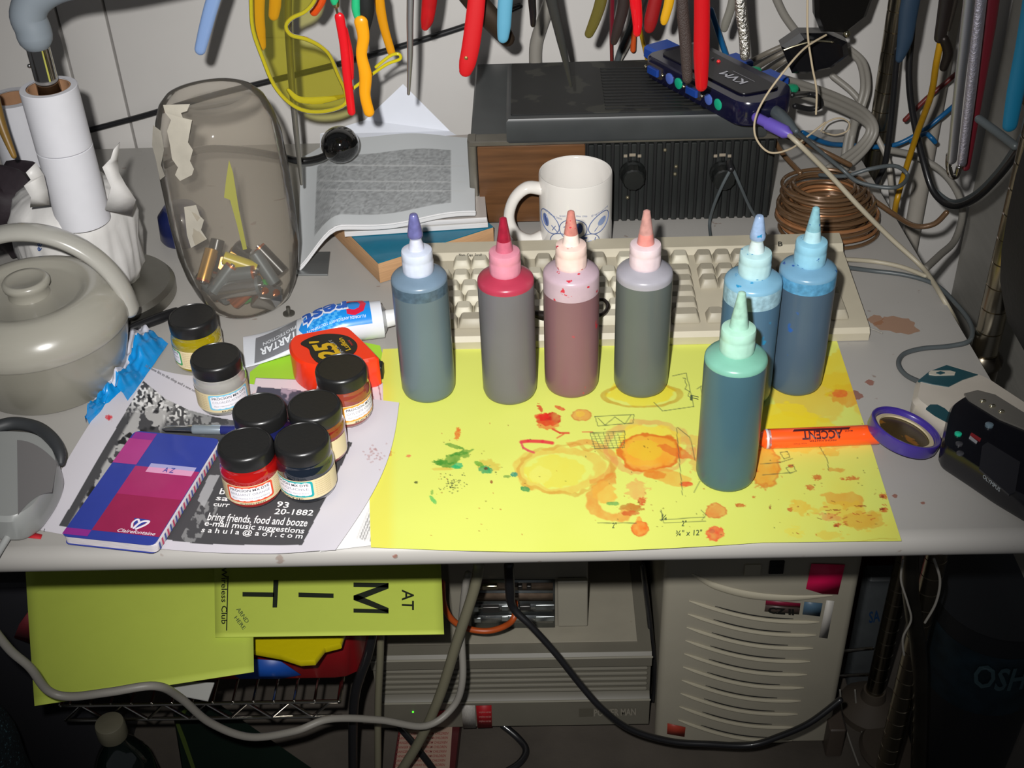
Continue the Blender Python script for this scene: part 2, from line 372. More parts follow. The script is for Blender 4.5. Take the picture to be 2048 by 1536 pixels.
# tool rail high on the wall, tools hang from it
W3 = W('tool_rail', 'long steel rail above the desk from which the hand tools hang', 'rail', (0, 1.22, 1.075))
b = B(); b.tube([(-.62, 1.22, 1.085), (.62, 1.22, 1.085)], .006, 12, sm=0); W3.part(b, 'rod', m_leg)
for x in (-.62, .62):
    b = B(); b.rbox((x, 1.352, 1.087), (.012, .275, .02), .002, .001); W3.part(b, 'bracket', m_leg)
b = B(); b.rbox((-1.0, 1.40, 1.0), (.62, .18, .02), .003, .002); c = PY(60, 2, 1.31)
b = B(); b.rbox((-.95, 1.40, c.z+.0), (.66, .18, .022), .003, .002); b.obj('wall_shelf', mat('dark_brown_board', '241614', .5), label='dark brown shelf board at the top left corner of the wall', cat='shelf')
# ================================================================== sheets on the desk
pap = lambda n, h, **k: mat(n, h, .75, var=.03, scale=30, bump=.05, bscale=90, **k)
# large yellow sheet with dye stains, coloured per point of the paper
def zf(u, v, p):
    dr = np.clip((.729-p[:, 1])/.012, 0, 1)
    return .0006+.0010*np.sin(u*9+v*4)**2*np.sin(v*5+1)**2+.0012*np.exp(-((v-.55)/.1)**2)*np.sin(u*14)**2*(u > .5)*.7 
b, pv = sheet((766, 699), (1668, 665), (1803, 1083), (742, 1096), DZ, 560, 372, zf,
    lambda u, v: np.stack([.006*np.sin(v*math.pi)*(1-u)*-1*(v > -1), -.0075*np.sin(np.clip(u*1.35, 0, 1)*math.pi)*v**3, 0*u], 1))
p = Paint(pv, 'd6dd68'); A, O, Y = p.blob, 'e08a20', 'ecd21c'
p.mix((fnoise(p.X, p.Y*1.6, 160, 5)-.45)*.5, 'c9d24a'); p.mix(sstep(800, 770, p.X)*.35, 'e0c820')
# patchy warmer yellow, stronger towards the right
p.mix(sstep(1380, 1750, p.X)*(fnoise(p.X, p.Y, 70, 44)-.4)*.8, 'e2c530')
for a in ((1640, 790, 110, 55, 'e0a81c', .55), (1600, 860, 90, 30, 'e6cf14', .75), (1570, 835, 60, 30, Y, .8), (1695, 790, 40, 22, 'd98a1c', .7), (1670, 745, 50, 40, 'dcc31c', .7), (1285, 785, 80, 28, 'e0cc18', .75)): A(*a, rough=.5)
A(1680, 787, 15, 9, 'dd5a20', .8); p.ring(1285, 790, 78, 24, .10, 'b98a10', .7)
p.ring(1120, 940, 80, 42, .18, 'd9a43a', .55, .15); A(1110, 945, 62, 33, 'dccc38', .6, rough=.4); A(1080, 950, 22, 18, 'dde070', .5); p.ring(1165, 925, 60, 40, .16, 'd8923c', .75, .12, (230, 70))
p.ring(1130, 940, 88, 48, .07, 'c98c2c', .6, .2)
# big orange pool
p.ring(1295, 895, 85, 50, .15, 'd98b50', .55, .25); A(1300, 890, 70, 42, 'ecd030', .7); A(1300, 905, 62, 40, 'e79320', .85, ring=.8, ringc='d2600f'); A(1290, 900, 38, 20, 'e0bb28', .7)
A(1355, 905, 45, 9, 'd8641c', .75, rough=.5, rot=.35); A(1340, 955, 55, 15, 'dd9426', .7, rot=.25); A(1372, 968, 14, 5, 'd83a1c', .9); A(1310, 950, 24, 8, 'd87a1c', .8); A(1380, 880, 30, 10, 'dca84a', .6); A(1530, 935, 32, 42, 'e2921e', .85, ring=.5, ringc='c8641a'); A(1400, 920, 20, 30, 'd98040', .45, rough=.6)
# horseshoe stain
p.ring(1232, 995, 48, 36, .30, 'd8802a', .75, .3, (20, 270)); A(1208, 985, 26, 22, 'e0a53a', .75, rot=.5); A(1275, 980, 22, 20, 'dc9150', .6, rough=.6); A(1262, 1015, 26, 7, 'b06a1c', .8, rough=.6); A(1284, 1003, 8, 8, 'c8451c', .9, rough=.6); A(1226, 1007, 14, 4, '3f9a4c', .8); A(1258, 1026, 18, 5, 'c2481c', .8, rough=.6)
A(1280, 1057, 18, 16, 'e2721c', .95, ring=.6, ringc='cf4f18', rough=.12); A(1278, 1040, 6, 8, 'e2852a', .8)
A(1432, 1022, 22, 16, 'd98a3a', .9, ring=.6, ringc='c85f22', rough=.2); A(1430, 1067, 18, 15, 'e05a30', .95, ring=.6, rough=.25); A(1424, 1062, 6, 5, 'b04a3a', .5)
A(1163, 830, 22, 12, 'd98b3c', .9, ring=.5, ringc='b86a2a', rough=.15); A(1160, 828, 10, 6, 'e2c23a', .6)
A(1098, 838, 25, 14, 'c4180a', 1.0, rough=.3); A(1085, 833, 16, 7, 'd81f12', .95, rough=.5); A(1095, 850, 22, 9, 'd9541c', .8, rough=.5); A(1080, 816, 4, 9, 'c8261a', .9, rough=.5, rot=-.5); A(1120, 816, 11, 4, 'cf3a22', .9, rot=.4)
p.line([(1105, 858), (1120, 866), (1138, 866)], 2.5, 'cf2a22', .9); p.line([(1128, 868), (1114, 876)], 2, 'd2452a', .8)
p.line([(1042, 884), (1056, 882), (1085, 883), (1105, 886)], 4.5, 'd8303a', .95); p.line([(1042, 884), (1046, 895), (1056, 901), (1068, 905)], 3, 'd24450', .9); p.line([(1165, 864), (1185, 864)], 1.6, 'd2553a', .8)
A(915, 868, 6, 12, 'd8661a', .95, rough=.5, rot=.2); A(817, 912, 5, 3, 'd97a4a', .9)
A(776, 907, 10, 6, 'c8502a', .7, rough=.8); A(768, 903, 7, 10, 'b84a4a', .35, rough=.8)
# green splashes
for a in ((905, 918, 30, 9, -.3), (925, 905, 26, 4, -.25), (895, 930, 24, 7, .2), (880, 925, 14, 6, 0), (910, 893, 22, 4, .3)): A(a[0], a[1], a[2], a[3], '3c8a26', .85, rough=.7, rot=a[4])
A(915, 932, 12, 6, '1fae6a', .9, rough=.5); A(975, 932, 22, 14, 'c9a434', .6, rough=.4); A(972, 939, 14, 9, '1c9a5c', .95, rough=.5); A(958, 928, 12, 5, '4a9c2a', .85, rot=.5, rough=.5); A(972, 937, 4, 3, '5a2a1a', .9)
A(1028, 949, 7, 5, '128a70', .95); A(1014, 953, 8, 3, '4f8a3a', .8); A(1051, 978, 10, 5, '168a4a', .95, rot=.2); A(866, 1000, 11, 4, '3fb455', .9, rot=.9); A(864, 985, 3, 6, '4a9a3a', .7); A(832, 965, 4, 2.5, '2a3a1a', .95)
A(885, 938, 25, 3, 'cf9a2a', .5, rough=.5); A(983, 964, 2.5, 4, '8a2a1a', .9)
# right-hand smears
for a in ((1690, 1000, 42, 14, 'd9962c', .75, .1), (1700, 1030, 62, 28, 'dfb52c', .6, .2), (1735, 1040, 40, 18, 'd59a2c', .6, 0), (1600, 1015, 22, 16, 'dfb93a', .8, .2), (1660, 1035, 26, 7, 'd97a4a', .55, .2), (1590, 1065, 20, 12, 'e0d24a', .6, 0), (1660, 1070, 30, 10, 'dcc040', .6, 0), (1600, 890, 50, 14, 'dfc030', .5, 0), (1660, 905, 20, 8, 'd9b030', .6, 0), (1672, 940, 20, 4, 'cf8a2a', .7, .1), (1680, 890, 38, 8, 'dca040', .4, 0)): A(*a[:6], rough=.6, rot=a[6])
for a in ((1634, 955, 9, 6), (1620, 975, 9, 5), (1705, 957, 12, 5), (1580, 1019, 6, 4), (1768, 992, 8, 6), (1768, 1020, 8, 5), (1675, 1050, 8, 4), (1582, 932, 6, 3), (1512, 941, 4, 3), (1480, 1011, 10, 4), (1508, 994, 4, 2), (1685, 957, 4, 3)): A(*a, 'c4571a', .9, rough=.7)
for a in ((1765, 994, 4, 3), (1764, 1018, 5, 3), (1720, 1012, 12, 1.6), (1540, 1014, 2, 4), (1672, 1052, 5, 2), (1596, 1013, 3, 2), (1670, 1020, 10, 1.5), (1655, 1021, 6, 1.2)): A(*a, '8a1f12', .9, rough=.7)
rs = random.Random(3)
for i in range(70):
    x, y = rs.gauss(905, 12), rs.gauss(968, 9); A(x, y, rs.uniform(.8, 2), rs.uniform(.7, 1.4), '3a4a2a', .9)
for i in range(110):
    x, y = rs.uniform(860, 1780), rs.uniform(840, 1075); A(x, y, rs.uniform(.8, 2), rs.uniform(.7, 1.4), rs.choice(['8a4a1a', '3f4a22', 'b0501a', '6a5a1a']), .8)
for i in range(30):
    x, y = rs.gauss(1700, 45), rs.gauss(1030, 20); p.line([(x, y), (x+rs.uniform(-10, 10), y+rs.uniform(-3, 4))], 1.1, rs.choice(['a8481a', 'c23a1a', '8a5a1a']), .8)
# pencil drawings
g = '4a5a3a'
for q in ([(1345, 752), (1372, 746), (1378, 770), (1388, 813), (1325, 822), (1308, 805)], [(1366, 756), (1371, 757), (1370, 764), (1374, 770), (1370, 778), (1379, 783), (1376, 792), (1384, 797)], [(1190, 833), (1268, 829), (1266, 846), (1196, 852), (1190, 833)],
          [(1196, 836), (1210, 850), (1230, 834), (1250, 848), (1262, 830)], [(1180, 866), (1250, 862), (1248, 895), (1190, 897), (1180, 866)], [(1353, 857), (1365, 990)], [(1400, 962), (1388, 985)], [(1320, 1040), (1410, 1034)], [(1322, 1020), (1328, 1046), (1412, 1042)], [(1195, 1046), (1272, 1046)], [(1560, 905), (1575, 903), (1580, 914), (1568, 918), (1560, 905)],
          [(1572, 936), (1586, 930), (1592, 942), (1580, 947), (1572, 936)], [(1636, 888), (1655, 920), (1657, 940)], [(1320, 1022), (1327, 1030), (1322, 1042)], [(1402, 1020), (1412, 1030), (1404, 1040)], [(1520, 928), (1560, 925), (1585, 917)], [(1525, 950), (1585, 945)], [(1394, 778), (1402, 772), (1404, 800)], [(1355, 855), (1380, 875), (1390, 920)]): p.line(q, 1.15, g, .75)
for i in range(6): p.line([(1186+i*10, 864+i % 2*4), (1200+i*9, 896)], 1.0, g, .7); p.line([(1184, 868+i*5), (1250, 865+i*5)], .9, g, .5)
p.line([(1500, 1115), (1760, 1077), (1795, 1078)], 1, 'b8901c', .5)
W4 = W('paper_sheet', 'large yellow sheet covered in dye rings and splashes under the squeeze bottles', 'paper', (.07, .87, DZ))
o = W4.part(b, 'sheet', mat('yellow_paper', 'ffffff', .7, vcol=True, bump=.03, bscale=60), cols=p.c)
b = B()
for st, p0, p1 in (('¾" x 12"', (1351, 1072), (1403, 1070)), ('¼', (1322, 1040), (1333, 1040)), ('2"', (1363, 1052), (1372, 1052)), ('2"', (1224, 1056), (1232, 1056)), ('F', (1380, 800), (1396, 804))): b.textq(st, p0, p1, (1, -11), DZ+.0035, 0, 0)
W4.part(b, 'handwriting', mat('pencil', '4a5a3a', .7), smooth=False)
# printed document under the sheets, and the flyer
def zflat(h): return lambda u, v, p: h+0*u
b, pv = sheet((600, 900), (800, 860), (752, 1090), (640, 1104), DZ, 60, 80, zflat(.0003))
p = Paint(pv, 'e8e6e4')
for i in range(16): p.line([(716+i*5.2-2, 1076+i*1), (750+i*5.2, 990+i*1)], 1.5, '333333', (.75 if i % 4 else .2))
b.obj('printed_document', mat('white_print', 'e4e4e4', .7, vcol=True), cols=p.c, label='printed white document peeking out between the flyer and the yellow sheet', cat='document')
def zfl(u, v, p): return .0010+.0026*np.exp(-((u-.0)/.2)**2)*np.sin(v*3.1)**2+.004*np.exp(-((u-.33)/.12)**2)*np.exp(-(v/.14)**2)+.0030*sstep(.80, 1.0, u)
b, pv = sheet((262, 722), (799, 812), (672, 1107), (55, 1057), DZ, 380, 300, zfl,
    lambda u, v: np.stack([.012*np.sin(v*math.pi)*u**3, -.030*np.sin(np.clip(u*1.5, 0, 1)*math.pi)*(1-v)**3*np.clip(1-u, 0, 1)*.55-.012*np.sin(u*math.pi)*v**4, 0*u], 1))
p = Paint(pv, 'cdc9d0')
# the black picture with its white plant print
D = p.inside([(287, 762), (330, 797), (378, 820), (430, 834), (705, 885), (640, 1019), (604, 1090), (500, 1090), (400, 1088), (118, 1052)]).astype(float)
p.mix(D*.97, '3a3a3c')
bandL = D*sstep(100, 80, (p.X-287)+(p.Y-762)*.58)*sstep(14, 22, (p.X-287)+(p.Y-762)*.58)
n1 = fnoise(p.X, p.Y, 13, 21); n2 = fnoise(p.X+40, p.Y, 30, 33)
p.mix(bandL*sstep(.49, .53, n1)*.85, 'b8b6b4'); p.mix(bandL*sstep(.47, .43, n1)*sstep(.45, .55, n2), '1c1c1e')
n3 = vnoise(p.X, p.Y, 4.2, 50)
reg = D*sstep(70, 20, np.abs((p.Y-795)-(p.X-345)*.28))*sstep(430, 370, p.X); p.mix(reg*sstep(.58, .66, n3)*sstep(.35, .6, fnoise(p.X, p.Y, 28, 52)), 'e8e6e4')
reg = D*sstep(36, 20, np.abs(p.Y-828-(p.X-390)*.05))*sstep(480, 420, p.X)*sstep(350, 375, p.X); p.mix(reg*sstep(.5, .56, fnoise(p.X, p.Y, 14, 61))*.7, 'a0a0a0')
reg = D*p.inside([(355, 1085), (405, 1000), (440, 1010), (395, 1088)]); p.mix(reg*sstep(.5, .56, fnoise(p.X, p.Y, 9, 71))*.6, '9a9a9a')
p.mix(D*p.inside([(395, 1000), (418, 950), (440, 950), (408, 1015)])*.85, 'a8a8aa')
A = p.blob; A(218, 835, 7, 6, 'd8303a', .95, rough=.8); A(218, 836, 3, 5, 'c82030', .9)
for i in range(40): A(rs.gauss(752, 13), rs.gauss(907, 10), 2.2, 1.8, 'a87a7a', .5)
W5 = W('flyer', 'white flyer with a black plant print and white lettering under the dye jars', 'flyer', (-.28, .85, DZ))
W5.part(b, 'sheet', mat('flyer_print', 'ffffff', .6, vcol=True), cols=p.c)
b = B(); zt = DZ+.0046
for st, p0, p1, h in (('bring friends, food and booze', (414, 1040), (613, 1053), 15), ('e-mail music suggestions', (408, 1051), (607, 1067), 11), ('s a h u l a @ a o l . c o m', (402, 1064), (604, 1077), 10), ('20-1882', (548, 1028), (625, 1031), 11), ('93', (552, 1013), (576, 1016), 11), ('bu', (438, 988), (462, 990), 12), ('sa', (431, 1000), (455, 1002), 10), ('curr', (426, 1012), (458, 1014), 9)):
    b.textq(st, p0, p1, (h*.35, -h), zt, 0, .012)
W5.part(b, 'lettering', mat('white_ink', 'f2f0f0', .6), smooth=False)
b = B(); b.textq('1 of 1', (64, 1057), (88, 1063), (2, -6), DZ+.0042); b.textq('to add a new list to the shop and a new one', (278, 727), (392, 786), (3, -5), DZ+.0055)
W5.part(b, 'margin_text', mat('grey_ink', '77757a', .7), smooth=False)
# red scrap, green note, pink card with a photo
b, _ = sheet((50, 1062), (85, 1070), (82, 1079), (50, 1076), DZ, 2, 2, zflat(.0004)); b.obj('paper_scrap', pap('red_paper', 'b81c28'), label='red paper scrap under the lower left corner of the flyer', cat='paper', solid=.0002)
b = B(); q = [P(x, y, DZ) for x, y in ((498, 790), (500, 745), (530, 722), (560, 708), (620, 690), (700, 680), (760, 692), (766, 712), (765, 775), (700, 795), (600, 800))]; b.prism([(v.x, v.y) for v in q], DZ+.0002, DZ+.0006)
b.obj('sticky_note', pap('green_paper', '9fcf34'), label='bright green paper sheet under the orange tape measure', cat='paper')
b, pv = sheet((512, 758), (766, 768), (768, 862), (490, 852), DZ, 150, 60, zflat(.0012)); p = Paint(pv, 'dcccd2')
p.mix(p.inside([(516, 774), (640, 786), (690, 850), (510, 800)]).astype(float), '4c4c5c'); p.mix(p.inside([(563, 776), (640, 786), (690, 850), (560, 806)])*sstep(.45, .6, fnoise(p.X, p.Y, 12, 81)), 'a898a8')
p.line([(752, 740), (762, 800)], 1.5, '8a4a4a'); p.line([(745, 790), (750, 808)], 1.5, '8a4a4a')
b.obj('photo_card', mat('card_print', 'ffffff', .5, vcol=True), cols=p.c, label='pale pink card with a dark photograph, half under the tape measure and rust dye jar', cat='card', solid=.0004)
# notebook
NB = [P(270, 862, DZ+.012), P(443, 879, DZ+.012), P(311, 1092, DZ+.012), P(122, 1072, DZ+.012)]
W6 = W('address_book', 'small address book with blue and crimson checked cover lying on the flyer', 'notebook', (-.33, .80, DZ))
nbf = lambda u, v, z: (NB[0]*(1-u)+NB[1]*u)*(1-v)+(NB[3]*(1-u)+NB[2]*u)*v+Vector((0, 0, z))
b = B(); b.prism(roundpoly([nbf(u, v, 0) for u, v in ((.01, .006), (1.0, .01), (1.0, .995), (.01, .995))], .005), DZ+.0035, DZ+.0115, .0004); W6.part(b, 'page_block', mat('page_edges', 'ddd6da', .8, var=.25, scale=400, stretch=(.2, .2, 6)))
b = B()
cb = {0: '2f3f9a', 1: 'b03a86', 2: 'a82a66', 3: '8f2a8a', 4: '98204e'}
cm = [mat('cover_%d' % k, v, .45, var=.08, scale=60, coat=.2) for k, v in cb.items()]+[mat('cover_white', 'e8e0ea', .5), mat('cover_tag', 'a8a4d0', .4), mat('cover_tag2', 'dd9cc0', .4)]
b.prism(roundpoly([nbf(u, v, 0) for u, v in ((0, 0), (.985, 0), (.985, 1), (0, 1))], .006), DZ+.0117, DZ+.0125, 0, 0)
for u0, u1, v0, v1, k in ((.02, .27, .012, .08, 3), (.0, .27, .08, .325, 1), (.27, .985, .335, .60, 2), (.27, .985, .60, .93, 4), (.0, .27, .93, .985, 3)):
    b.fn(lambda s, t: nbf(u0+(u1-u0)*s, v0+(v1-v0)*t, .0007), 2, 2, k)
for u0, u1, v0, v1, k in ((.42, .93, .30, .335, 6), (.42, .93, .335, .385, 7)): b.fn(lambda s, t: nbf(u0+(u1-u0)*s, v0+(v1-v0)*t, .0010), 1, 1, k)
b.text('A Z', lambda x, y: nbf(.60+.12*x, .372-.045*y, .0013), 0, .01)
b.text('Clairefontaine', lambda x, y: nbf(.535+.40*x, .925-.028*y, .0012), 5, .01, .2)
b.poly([nbf(u, v, .0010) for u, v in ((.62, .795), (.80, .80), (.69, .895))], 0)
b.tube([nbf(u, v, .0011) for u, v in ((.655, .875), (.635, .835), (.665, .805), (.70, .83))], .0009, 6, 5, flat=((0, 0, 1), .15)); b.tube([nbf(u, v, .0011) for u, v in ((.68, .88), (.70, .84), (.74, .815), (.79, .815), (.775, .845), (.71, .885))], .0011, 6, 5, flat=((0, 0, 1), .15))
W6.part(b, 'cover', cm, smooth=False)
b = B(); 
b.prism(roundpoly([nbf(u, v, 0) for u, v in ((0, 0), (.985, 0), (.985, 1), (0, 1))], .006), DZ+.003, DZ+.0036, 0); W6.part(b, 'back_cover', cm[0])
b = B(); mt = [mat('tab_a', 'c8486a', .7), mat('tab_b', '4a5aa0', .7)]
for i in range(24):
    v = .05+i*.039; b.fn(lambda s, t: nbf(1.0025, v+.018*s, -.0085+.007*t), 1, 1, i % 2)
W6.part(b, 'index_tabs', mt, smooth=False)
# pen on the flyer
W7 = W('pen', 'clear and grey ballpoint pen lying behind the address book', 'pen', P(400, 858, DZ)); za = DZ+.008
pa, pb = P(326, 858, za), P(478, 860, za); lr = lambda t: pa+(pb-pa)*t
b = B(); b.tube([lr(0), lr(.04), lr(.30), lr(.42)], [.0012, .003, .0035, .004], 12, sm=0); W7.part(b, 'barrel', clear('clear_grey_plastic', '9aa0aa', .25, .1, body=.35, bodyc='505868'))
b = B(); b.tube([lr(.42), lr(.76)], .0045, 14, sm=0); W7.part(b, 'sleeve', mat('silver_plastic', 'a8b4be', .25, .6))
b = B(); b.tube([lr(.76), lr(1.0)], .0044, 14, sm=0); W7.part(b, 'rear_cap', mat('navy_plastic', '242a66', .2, coat=.5))
# ================================================================== squeeze bottles
def bottle(lab, px, py, body, shoulder, cap, noz, level=.116, noz2=None, spots=None, band=None, sl=0):
    c = P(px, py, DZ); x, y = c.x, c.y+.025; z0 = DZ+.0012
    t = thing('squeeze_bottle', lab, 'bottle', (x, y, z0), (0, 0, random.uniform(0, 6)), 'squeeze bottles of dye')
    n = 'dye_'+body; L = level
    mb = mat(n, body, .32, var=.10, scale=14, spots=spots or None, spot_scale=45, spot_lim=.70, spec=.4); ms = mat('shoulder_'+shoulder, shoulder, .3, var=.12, scale=60, spots=spots, spot_scale=110, spot_lim=.66, spec=.4)
    mk = mat('band_'+(band or shoulder), band or shoulder, .3, var=.4 if band else .1, scale=220)
    b = B(); pr = [(.018, 0), (.0215, .0008), (.0238, .003), (.0250, .007), (.0252, .02), (.0250, .06), (.0250, L-.001), (.0250, L), (.0250, .1225), (.0247, .1245), (.0235, .1262), (.0200, .1280), (.0160, .1298), (.0125, .1312), (.0122, .134)]
    mi = [0]*6+[2 if band else 1]*1+[2 if band else 1]+[1]*7
    b.lathe(pr, 48, mi); b.obj('bottle_body', [mb, ms, mk], t, ang=50)
    mc = mat('cap_'+cap, cap, .3, var=.12, scale=120, spots=spots, spot_scale=140, spot_lim=.68, spec=.5)
    b = B(); rib = lambda a, r, z: r*(1+.014*(math.sin(a*30) > 0)) if .1325 < z < .1425 else r
    b.lathe([(.0132, .1305), (.0137, .1315), (.0137, .1335), (.0137, .142), (.0134, .1435), (.0137, .1445), (.0137, .1500), (.0132, .1518), (.0115, .1524), (.0075, .1532)], 60, 0, fn=rib); cap_ = b.obj('cap', mc, t)
    mn = mat('nozzle_'+noz, noz, .28, var=.35, scale=150, spots=spots, spot_scale=260, spot_lim=.64, spec=.6); mn2 = mat('nozzle_'+(noz2 or cap), noz2 or cap, .28, var=.2, scale=150)
    b = B()
    if sl: b.lathe([(.0070, .1525), (.0062, .158), (.0050, .1625), (.0050, .1635), (.0066, .1655), (.0068, .168), (.0044, .182), (.0036, .1858), (.0030, .1868), (.0012, .1872)], 24, [1, 1, 1, 1, 0, 0, 0, 0, 0, 0])
    else: b.lathe([(.0078, .1525), (.0070, .157), (.0062, .163), (.0048, .172), (.0034, .181), (.0030, .1838), (.0012, .1850)], 24, [1, 1, 0, 0, 0, 0, 0])
    b.obj('nozzle', [mn, mn2], cap_); return t
bottle('leftmost squeeze bottle, slate blue dye with bubbles and a violet nozzle', 855, 814, '5e6e76', '6d8294', 'c8d0e0', '6a6aa0', .113, 'ccd0e0', band='4f6474', sl=1)
bottle('squeeze bottle of grey purple dye with crimson shoulder and crimson nozzle', 1020, 818, '67656a', 'a8364c', 'd48a9c', '9a1c34', .1215, 'c06478')
bottle('squeeze bottle of mauve dye with whitish red-spotted top in front of the mug', 1145, 804, '7c5a60', 'b8a2ac', 'e8cdc2', 'cc8478', .108, 'f0dcd0', spots='b83040', sl=0)
bottle('squeeze bottle of dark grey green dye with pale grey shoulder and pink nozzle', 1285, 804, '5a615f', '9c9aa2', 'dcc8cc', 'c8948c', .120, 'd88a80')
bottle('squeeze bottle of blue dye with pale blue top, half hidden behind the green-topped bottle', 1492, 824, '4a6c86', '7cacc6', 'b4d8dc', '9ab4d8', .108, 'd0e0e0', spots='2a86b4', band='9ec4d4', sl=1)
bottle('rightmost squeeze bottle, dark blue dye with red smears and blue-stained shoulder', 1597, 800, '4a5e70', '6f9cb8', '8fc6dc', '8cc0cc', .112, 'b4dce4', spots='2a5aa0', band='5a9cc4')
bottle('front squeeze bottle, dark teal dye with mint green shoulder', 1458, 993, '40606c', '74ac98', 'a8d4c0', 'a4ccb8', .1225, 'a0ccb8')
# ================================================================== dye jars
def jar(lab, px, py, glass, border, title, sub, rot, lid='1c1c1c', spots=None):
    c = P(px, py, .802); t = thing('dye_jar', lab, 'jar', (c.x, c.y, DZ+.0012+(.003 if px > 420 else 0)), (0, 0, rot), 'screw-top jars of powder dye')
    b = B(); b.lathe([(.019, 0), (.0222, .0008), (.0236, .0035), (.0240, .006), (.0240, .026), (.0242, .0275), (.0241, .031), (.0232, .0345), (.0222, .0365), (.0226, .0375), (.0218, .0390), (.0212, .0405)], 48)
    b.obj('jar_body', mat('glass_'+glass, glass, .06, coat=1.0, var=.12, scale=50, spots=spots, spot_scale=90, spot_lim=.66), t, ang=60)
    b = B(); rib = lambda a, r, z: r
    b.lathe([(.0215, .0388), (.0228, .0392), (.0230, .041), (.0230, .0500), (.0222, .0522), (.0205, .0530), (.0201, .0524), (.0100, .0522)], 56); b.obj('lid', mat('black_lid', lid, .32, bump=.05, bscale=300), t, ang=50)
    b = B(); Rr = .02425
    def cy(s, z, off=0): a = s/Rr-math.pi/2; return Vector(((Rr+off)*math.cos(a), (Rr+off)*math.sin(a), z))
    b.fn(lambda u, v: cy((u-.5)*2*math.pi*Rr*.93, .0058+.0202*v), 72, 2, 0)
    x0, x1, z0, z1 = -.0205, .0205, .0085, .0252
    def rr(ins, off):
        q = [(x0+x1)/2, (z0+z1)/2]; return [cy(q[0]+a, q[1]+e, off) for a, e in rrect(x1-x0-2*ins, z1-z0-2*ins, .0025-ins*.5, 4)]
    def band(o1, o2, m):
        A_, B_ = rr(o1, .00015), rr(o2, .00015); n = 24
        # subdivide along the curve
        def dens(ins):
            q = rrect(x1-x0-2*ins, z1-z0-2*ins, max(.0025-ins*.5, .0006), 4); out = []
            for i in range(len(q)):
                a, c2 = Vector(q[i]), Vector(q[(i+1) % len(q)]); 
                for k in range(6): w2 = a+(c2-a)*k/6; out.append(cy((x0+x1)/2+w2.x, (z0+z1)/2+w2.y, .0002))
            return out
        b.loft([dens(o1), dens(o2)], m, cap0=False, cap1=False)
    band(0, .0019, 1)
    b.fn(lambda u, v: cy(x0+.0014+(x1-x0-.0028)*u, z0+.0014+(z1-z0-.0028)*v, .00012), 16, 2, 2)
    b.text('PROCION MX DYE', lambda x, y: cy(x0+.0035+.034*x, .0202+.0025*y, .0003), 3, .01)
    b.text(title, lambda x, y: cy(x0+.0035+.034*x, .0160+.0024*y, .0003), 4)
    b.text('fiber reactive for natural fibers', lambda x, y: cy(x0+.0045+.032*x, .0122+.0016*y, .0003), 4)
    b.text(sub, lambda x, y: cy(-.010+.022*x, .0062+.0014*y, .0003), 3, .01)
    for k in range(8): b.text('wet a few grams of dye and mix', lambda x, y: cy(.0225+.0150*x, .0232-k*.0021+.0011*y, .0003), 5)
    for k in range(8): b.text('keep away from small child', lambda x, y: cy(-.0375+.0150*x, .0232-k*.0021+.0011*y, .0003), 5)
    b.obj('label', [mat('cream_label', 'd8c8a0', .5), mat('border_'+border, border, .5), mat('label_white', 'eceaf0', .5), mat('label_black', '2a2a30', .5), mat('label_grey', '8a8a94', .5), mat('label_small', 'a08a60', .6)], t, ang=60)
    return t
jar('jar of olive yellow dye powder, the rearmost jar beside the battery jar', 384, 634, '98880c', '3c9a5a', 'LEMON YELLOW', 'BATIK', -1.35)
jar('jar with a grey clear neck and light blue label border', 432, 720, 'a09e98', '7cc4e0', 'COLORLESS ACTIVATOR', 'BATIK', .55)
jar('jar of navy dye tucked behind the orange-bordered jar', 519, 824, '1c2050', '2a2a7a', 'NAVY', 'BATIK', 1.2)
jar('jar of brownish red dye with its printed side turned to the front', 629, 817, '7a1c18', 'b03030', 'RED BROWN', 'BATIK', -1.5)
jar('jar of rust red dye with a yellow orange label border next to the tape measure', 682, 743, '8c3a2c', 'e89a2c', 'GOLDEN ORANGE', 'BATIK', .88)
jar('front left jar of bright red dye with an orange label border', 491, 895, 'a8100c', 'e0502c', 'BRILLIANT ORANGE', 'SCREEN PRINT', .14)
jar('front right jar of blue black dye with a turquoise label border', 604, 885, '141c28', '18a0a4', 'TURQUOISE', 'BATIK', -.48)
# ================================================================== mug
c = P(1151, 343, DZ+.095); t = thing('mug', 'white coffee mug with blue line drawings behind the keyboard', 'mug', (c.x, c.y, DZ), (0, 0, .02))
b = B(); b.lathe([(.030, 0), (.036, .001), (.0388, .004), (.0392, .01), (.0392, .0935), (.0385, .095), (.0372, .0945), (.0362, .092), (.0360, .03), (.034, .012), (.02, .008), (.002, .008)], 64)
mw_ = mat('white_glaze', 'dcd8d2', .12, coat=.6); b.obj('cup', mw_, t, ang=60)
b = B(); b.tube([(-.036, -.004, .078), (-.052, -.008, .082), (-.066, -.010, .070), (-.072, -.010, .048), (-.065, -.010, .028), (-.050, -.008, .018), (-.036, -.004, .020)], [.007, .0065, .006, .006, .006, .0065, .0075], 14, sm=8, flat=((0, 1, 0), 1.25)); b.obj('handle', mw_, t)
b = B(); Rm = .0394
def mg(s, z): a = s/Rm-math.pi/2-.12; return Vector((Rm*math.cos(a), Rm*math.sin(a), z))
def mline(pts, w=.0005, mi=0):
    q = [Vector((x, y, 0)) for x, y in pts]
    if len(q) > 2: q = catmull(q, 4)
    b.tube([mg(v.x, v.y) for v in q], w, 6, mi, sm=0)
def oval(cx, cy, rx, ry, rot=0, w=.0005, a0=0, a1=360, mi=0):
    mline([(cx+rx*math.cos(a)*math.cos(rot)-ry*math.sin(a)*math.sin(rot), cy+rx*math.cos(a)*math.sin(rot)+ry*math.sin(a)*math.cos(rot)) for a in [math.radians(a0+(a1-a0)*i/20) for i in range(21)]], w, mi)
